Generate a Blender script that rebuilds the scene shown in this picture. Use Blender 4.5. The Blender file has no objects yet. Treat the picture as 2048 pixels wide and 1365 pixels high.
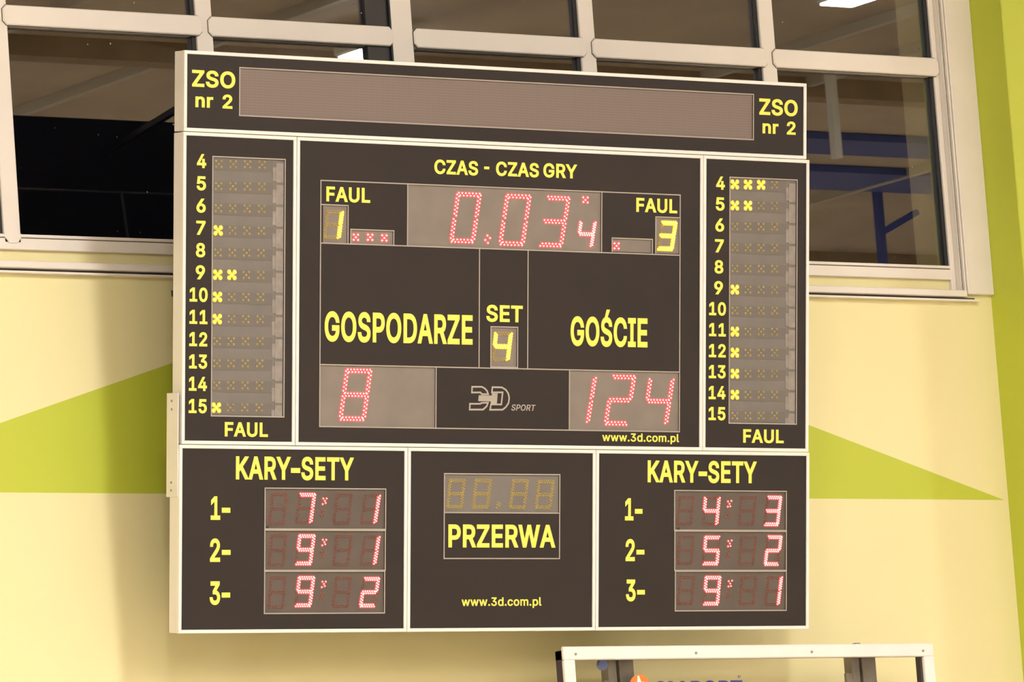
import bpy, bmesh, math, random
from mathutils import Vector, Matrix
from mathutils.geometry import delaunay_2d_cdt
random.seed(4)
scn = bpy.context.scene
C = scn.collection
FLOOR = 5.3            # height of the scoreboard's centre above the gym floor
WALL = 0.52            # front surface of the window wall (y)
CEIL = 3.4             # ceiling, relative to the scoreboard's centre

# ------------------------------------------------------------------ camera, world, exposure
cam = bpy.data.cameras.new('camera'); co = bpy.data.objects.new('camera', cam); C.objects.link(co); scn.camera = co
cam.sensor_width = 36; cam.lens = 12999.99/2048*36; cam.clip_end = 200
cr = (0.8182135852309789, -0.5702371743824801, -0.07318533934985011)
cd = (0.019905771624419477, 0.1553207446646342, -0.9876635188832582)
cf = (0.5745696556549991, 0.8066628981359615, 0.13843655431780766)
co.matrix_world = Matrix(((cr[0], -cd[0], -cf[0], -14.6352), (cr[1], -cd[1], -cf[1], -20.5949), (cr[2], -cd[2], -cf[2], -3.4983+FLOOR), (0, 0, 0, 1)))
w = bpy.data.worlds.new('night'); scn.world = w; w.use_nodes = True
w.node_tree.nodes['Background'].inputs[0].default_value = (0.0006, 0.0008, 0.0015, 1)
w.node_tree.nodes['Background'].inputs[1].default_value = 1.0
scn.view_settings.view_transform = 'Standard'; scn.view_settings.look = 'None'
scn.view_settings.exposure = 0.0; scn.view_settings.gamma = 1.0
scn.view_settings.use_curve_mapping = False
LAMP_POWER = 203.0     # radiance of the ceiling luminaires' diffusers
LAMP_COL = (1.0, 0.975, 0.965)

# ------------------------------------------------------------------ materials
def mat(name, col, rough=0.5, metal=0.0, spec=0.5, noise=0.0, nscale=8.0, emit=None, estr=0.0, bump=0.0, bscale=200.0, trans=0.0, ior=1.5):
    m = bpy.data.materials.new(name); m.use_nodes = True; nt = m.node_tree; b = nt.nodes['Principled BSDF']
    b.inputs['Base Color'].default_value = (*col, 1); b.inputs['Roughness'].default_value = rough
    b.inputs['Metallic'].default_value = metal; b.inputs['Specular IOR Level'].default_value = spec
    b.inputs['Transmission Weight'].default_value = trans; b.inputs['IOR'].default_value = ior
    if emit: b.inputs['Emission Color'].default_value = (*emit, 1); b.inputs['Emission Strength'].default_value = estr
    if noise:
        tc = nt.nodes.new('ShaderNodeTexCoord'); n = nt.nodes.new('ShaderNodeTexNoise'); n.inputs['Scale'].default_value = nscale
        n.inputs['Detail'].default_value = 4; nt.links.new(tc.outputs['Object'], n.inputs['Vector'])
        r = nt.nodes.new('ShaderNodeMapRange'); r.inputs[1].default_value = 0.3; r.inputs[2].default_value = 0.7
        r.inputs[3].default_value = 1-noise; r.inputs[4].default_value = 1+noise*0.5; nt.links.new(n.outputs['Fac'], r.inputs[0])
        mx = nt.nodes.new('ShaderNodeMix'); mx.data_type = 'RGBA'; mx.blend_type = 'MULTIPLY'; mx.inputs[0].default_value = 1
        mx.inputs[6].default_value = (*col, 1); nt.links.new(r.outputs[0], mx.inputs[7]); nt.links.new(mx.outputs[2], b.inputs['Base Color'])
    if bump:
        n2 = nt.nodes.new('ShaderNodeTexNoise'); n2.inputs['Scale'].default_value = bscale
        tc2 = nt.nodes.new('ShaderNodeTexCoord'); nt.links.new(tc2.outputs['Object'], n2.inputs['Vector'])
        bp = nt.nodes.new('ShaderNodeBump'); bp.inputs['Strength'].default_value = bump; bp.inputs['Distance'].default_value = 0.002
        nt.links.new(n2.outputs['Fac'], bp.inputs['Height']); nt.links.new(bp.outputs[0], b.inputs['Normal'])
    return m
YEL = (0.82, 0.745, 0.395); GRN = (0.50, 0.56, 0.045)
M_face = mat('dark_laminate', (0.028, 0.0215, 0.0195), 0.42, spec=0.3, noise=0.08, nscale=2.5)
M_lip = mat('cream_aluminium', (0.85, 0.805, 0.75), 0.38, noise=0.04, nscale=6)
M_side = mat('cream_side_sheet', (0.82, 0.785, 0.74), 0.45, noise=0.05, nscale=3)
M_vinyl = mat('yellow_vinyl', (1.0, 0.82, 0.12), 0.45)
M_line = mat('grey_printed_line', (0.42, 0.37, 0.31), 0.55)
M_disp = mat('smoked_display', (0.225, 0.19, 0.16), 0.5, noise=0.10, nscale=9)
M_dispk = mat('smoked_display_dark', (0.112, 0.088, 0.072), 0.5, noise=0.10, nscale=9)
M_disp2 = mat('smoked_display_grey', (0.185, 0.165, 0.145), 0.5, noise=0.10, nscale=9)
M_module = mat('circuit_strip', (0.155, 0.136, 0.118), 0.5)
M_end = mat('module_end_cap', (0.29, 0.255, 0.225), 0.5, noise=0.2, nscale=30)
M_rc = mat('red_led_core', (1, .6, .5), emit=(1.0, 0.50, 0.42), estr=2.2)
M_rr = mat('red_led_lens_halo', (.8, .05, .05), emit=(1.0, 0.035, 0.05), estr=2.2)  # lens collar whose emission also stands in for the red bloom around lit LEDs
M_yc = mat('amber_led_core', (1, .9, .3), emit=(1.0, 0.80, 0.12), estr=2.0)
M_yr = mat('amber_led_lens_halo', (.9, .5, .02), emit=(1.0, 0.46, 0.005), estr=1.6)  # collar emission doubles as the orange halo round lit amber LEDs
M_ro = mat('red_led_unlit', (0.27, 0.07, 0.045), 0.35)
M_yo = mat('amber_led_unlit', (0.44, 0.33, 0.09), 0.35)
M_frame = mat('cream_window_profile', (0.80, 0.745, 0.67), 0.42, noise=0.04, nscale=4)
M_rubber = mat('black_gasket', (0.012, 0.012, 0.016), 0.4)
M_seam = mat('dark_seam', (0.10, 0.08, 0.06), 0.7)
M_screw = mat('steel_screw', (0.35, 0.32, 0.28), 0.4, metal=0.6)
M_steel = mat('galvanised_steel', (0.30, 0.27, 0.23), 0.45, metal=0.3, noise=0.25, nscale=14)
M_pad = mat('dark_rubber_edge', (0.055, 0.04, 0.055), 0.6)
M_blue = mat('blue_paint', (0.07, 0.10, 0.42), 0.5)
M_bluecap = mat('blue_plastic', (0.20, 0.26, 0.55), 0.5)
M_orange = mat('orange_print', (0.86, 0.20, 0.025), 0.5)
M_navy = mat('navy_print', (0.05, 0.04, 0.22), 0.5)
M_ceil = mat('timber_ceiling', (0.62, 0.52, 0.42), 0.7, noise=0.25, nscale=1.2)
M_beam = mat('laminated_timber', (0.36, 0.26, 0.17), 0.6, noise=0.2, nscale=3)
M_floor = mat('varnished_parquet', (0.60, 0.50, 0.36), 0.35, noise=0.1, nscale=2)
M_black = mat('black_curtain', (0.006, 0.006, 0.007), 0.9)
M_white = mat('white_enamel', (0.8, 0.8, 0.78), 0.4)
M_lamp = mat('lamp_diffuser', (1, 1, 1), emit=LAMP_COL, estr=LAMP_POWER)
M_green = mat('green_wall_paint', GRN, 0.55, noise=0.05, nscale=2, bump=0.15)
M_wallp = mat('pale_wall_paint', (0.74, 0.70, 0.60), 0.6)
M_sillb = mat('yellow_sill_paint', YEL, 0.6)
M_post = mat('dark_grey_post', (0.03, 0.028, 0.026), 0.5)
M_pipe = mat('pale_pipe', (0.6, 0.56, 0.5), 0.5)
M_back = mat('dark_back_sheet', (0.02, 0.018, 0.016), 0.7)

def glass(name, ior, col=(1, 1, 1)):
    m = mat(name, col, 0.0, trans=1.0, ior=ior)
    nt = m.node_tree; b = nt.nodes['Principled BSDF']
    # dust specks and dried water runs on the pane
    tc = nt.nodes.new('ShaderNodeTexCoord'); mp = nt.nodes.new('ShaderNodeMapping'); mp.inputs['Scale'].default_value = (1, 1, 0.8)
    nt.links.new(tc.outputs['Object'], mp.inputs[0])
    v = nt.nodes.new('ShaderNodeTexVoronoi'); v.inputs['Scale'].default_value = 16; nt.links.new(mp.outputs[0], v.inputs['Vector'])
    r = nt.nodes.new('ShaderNodeMapRange'); r.inputs[1].default_value = 0.035; r.inputs[2].default_value = 0.06; r.inputs[3].default_value = 0.5; r.inputs[4].default_value = 0.0
    nt.links.new(v.outputs['Distance'], r.inputs[0])
    n = nt.nodes.new('ShaderNodeTexNoise'); n.inputs['Scale'].default_value = 2.5; nt.links.new(mp.outputs[0], n.inputs['Vector'])
    r2 = nt.nodes.new('ShaderNodeMapRange'); r2.inputs[1].default_value = 0.42; r2.inputs[2].default_value = 0.62
    nt.links.new(n.outputs['Fac'], r2.inputs[0])
    mu = nt.nodes.new('ShaderNodeMath'); mu.operation = 'MULTIPLY'; nt.links.new(r.outputs[0], mu.inputs[0]); nt.links.new(r2.outputs[0], mu.inputs[1])
    df = nt.nodes.new('ShaderNodeBsdfDiffuse'); df.inputs[0].default_value = (0.75, 0.72, 0.66, 1)
    mx = nt.nodes.new('ShaderNodeMixShader'); out = nt.nodes['Material Output']
    nt.links.new(mu.outputs[0], mx.inputs[0]); nt.links.new(b.outputs[0], mx.inputs[1]); nt.links.new(df.outputs[0], mx.inputs[2]); nt.links.new(mx.outputs[0], out.inputs[0])
    return m
M_glass = glass('double_glazing', 2.0)
M_acryl = mat('clear_acrylic', (1, 1, 1), 0.0, trans=1.0, ior=1.12)

def wall_paint():
    """light yellow wall with one wide green wedge painted behind the scoreboard"""
    m = mat('painted_wall', YEL, 0.6, noise=0.0, bump=0.12); nt = m.node_tree; L = nt.links; b = nt.nodes['Principled BSDF']
    g = nt.nodes.new('ShaderNodeNewGeometry'); s = nt.nodes.new('ShaderNodeSeparateXYZ'); L.new(g.outputs['Position'], s.inputs[0])
    def mth(op, a, c):
        n = nt.nodes.new('ShaderNodeMath'); n.operation = op
        for i, q in enumerate((a, c)):
            if isinstance(q, (int, float)): n.inputs[i].default_value = q
            else: L.new(q, n.inputs[i])
        return n.outputs[0]
    X, Z = s.outputs[0], s.outputs[2]
    left = mth('ADD', mth('MULTIPLY', mth('SUBTRACT', X, -2.010), 0.311), -0.240+FLOOR)      # rising edge
    right = mth('ADD', mth('MULTIPLY', mth('SUBTRACT', X, 1.877), -0.3042), -0.197+FLOOR)      # falling edge
    under = mth('LESS_THAN', Z, mth('MINIMUM', left, right)); over = mth('GREATER_THAN', Z, -0.5065+FLOOR)
    f = mth('MULTIPLY', under, over)
    n = nt.nodes.new('ShaderNodeTexNoise'); n.inputs['Scale'].default_value = 1.3; L.new(g.outputs['Position'], n.inputs['Vector'])
    r = nt.nodes.new('ShaderNodeMapRange'); r.inputs[3].default_value = 0.95; r.inputs[4].default_value = 1.05; L.new(n.outputs['Fac'], r.inputs[0])
    mx = nt.nodes.new('ShaderNodeMix'); mx.data_type = 'RGBA'; mx.inputs[6].default_value = (*YEL, 1); mx.inputs[7].default_value = (*GRN, 1); L.new(f, mx.inputs[0])
    m2 = nt.nodes.new('ShaderNodeMix'); m2.data_type = 'RGBA'; m2.blend_type = 'MULTIPLY'; m2.inputs[0].default_value = 1
    L.new(mx.outputs[2], m2.inputs[6]); L.new(r.outputs[0], m2.inputs[7]); L.new(m2.outputs[2], b.inputs['Base Color'])
    return m
M_wall = wall_paint()

def led_matrix():
    """unlit dot matrix behind smoked acrylic"""
    m = mat('dot_matrix', (0.24, 0.185, 0.15), 0.45); nt = m.node_tree; L = nt.links; b = nt.nodes['Principled BSDF']
    tc = nt.nodes.new('ShaderNodeTexCoord'); v = nt.nodes.new('ShaderNodeTexVoronoi'); v.inputs['Scale'].default_value = 95; v.inputs['Randomness'].default_value = 0
    L.new(tc.outputs['Object'], v.inputs['Vector'])
    r = nt.nodes.new('ShaderNodeMapRange'); r.inputs[1].default_value = 0.2; r.inputs[2].default_value = 0.4; L.new(v.outputs['Distance'], r.inputs[0])
    mx = nt.nodes.new('ShaderNodeMix'); mx.data_type = 'RGBA'; mx.inputs[6].default_value = (0.25, 0.165, 0.145, 1); mx.inputs[7].default_value = (0.175, 0.145, 0.125, 1)
    L.new(r.outputs[0], mx.inputs[0]); L.new(mx.outputs[2], b.inputs['Base Color']); return m
M_matrix = led_matrix()

# ------------------------------------------------------------------ mesh helpers
def tag(o, label=None, cat=None, group=None, kind=None):
    for k, v in (('label', label), ('category', cat), ('group', group), ('kind', kind)):
        if v: o[k] = v
    return o
def empty(name, loc=(0, 0, 0), rx=0.0):
    o = bpy.data.objects.new(name, None); C.objects.link(o); o.location = loc; o.rotation_euler = (rx, 0, 0); o.empty_display_size = 0.1; return o
def link(name, me, mats, parent=None, loc=(0, 0, 0)):
    o = bpy.data.objects.new(name, me); C.objects.link(o); o.location = loc
    if not isinstance(mats, (list, tuple)): mats = [mats]
    if not me.materials:
        for q in mats: me.materials.append(q)
    if parent: o.parent = parent
    return o
def pydata(name, V, F, mi=None):
    me = bpy.data.meshes.new(name); me.from_pydata(V, [], F)
    if mi: me.polygons.foreach_set('material_index', mi)
    me.update(); return me
def boxes(name, bs, mats, parent=None, loc=(0, 0, 0), bev=0.0, mi=None):
    """bs: list of (x0,x1,y0,y1,z0,z1) joined as one mesh"""
    bm = bmesh.new()
    for i, (x0, x1, y0, y1, z0, z1) in enumerate(bs):
        vs = [bm.verts.new(p) for p in ((x0, y0, z0), (x1, y0, z0), (x1, y1, z0), (x0, y1, z0), (x0, y0, z1), (x1, y0, z1), (x1, y1, z1), (x0, y1, z1))]
        for f in ((3, 2, 1, 0), (4, 5, 6, 7), (0, 1, 5, 4), (1, 2, 6, 5), (2, 3, 7, 6), (3, 0, 4, 7)):
            fc = bm.faces.new([vs[k] for k in f])
            if mi: fc.material_index = mi[i]
    if bev: bmesh.ops.bevel(bm, geom=bm.edges[:], offset=bev, segments=1, affect='EDGES')
    me = bpy.data.meshes.new(name); bm.to_mesh(me); bm.free(); return link(name, me, mats, parent, loc)
def prism(name, pts, y0, y1, mats, parent=None, loc=(0, 0, 0), bev=0.0):
    bm = bmesh.new(); a = [bm.verts.new((x, y0, z)) for x, z in pts]; b = [bm.verts.new((x, y1, z)) for x, z in pts]; n = len(pts)
    bm.faces.new(a); bm.faces.new(b[::-1])
    for i in range(n): bm.faces.new((a[i], b[i], b[(i+1) % n], a[(i+1) % n]))
    bmesh.ops.recalc_face_normals(bm, faces=bm.faces[:])
    if bev: bmesh.ops.bevel(bm, geom=[e for e in bm.edges if abs(e.verts[0].co.y-y0) < 1e-6 and abs(e.verts[1].co.y-y0) < 1e-6], offset=bev, segments=1, affect='EDGES')
    me = bpy.data.meshes.new(name); bm.to_mesh(me); bm.free(); return link(name, me, mats, parent, loc)
def disc(name, x, z, y0, y1, r, mats, parent=None, n=12):
    return prism(name, [(x+r*math.cos(2*math.pi*k/n), z+r*math.sin(2*math.pi*k/n)) for k in range(n)], y0, y1, mats, parent)
def stroke(name, pl, wd, y0, y1, mats, parent, closed=True):
    """a line of constant width following a polyline, as a thin raised band"""
    P = [Vector(p) for p in pl]; n = len(P); V = []; F = []
    def nrm(a, b): d = (b-a).normalized(); return Vector((-d.y, d.x))
    for i in range(n):
        if closed or 0 < i < n-1:
            n1 = nrm(P[i-1], P[i]); n2 = nrm(P[i], P[(i+1) % n]); m = n1+n2; m = m.normalized() if m.length > 1e-6 else n1; k = min(1.8, 1/max(0.3, m.dot(n1)))
        else:
            m = nrm(P[0], P[1]) if i == 0 else nrm(P[-2], P[-1]); k = 1
        for s in (-1, 1):
            q = P[i]+m*(s*wd/2*k)
            V += [(q.x, y0, q.y), (q.x, y1, q.y)]
    for i in range(n if closed else n-1):
        a = 4*i; b = 4*((i+1) % n)
        F += [(a, a+2, b+2, b), (a+1, b+1, b+3, a+3), (a, b, b+1, a+1), (a+2, a+3, b+3, b+2)]
    return link(name, pydata(name, V, F), mats, parent)

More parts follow.
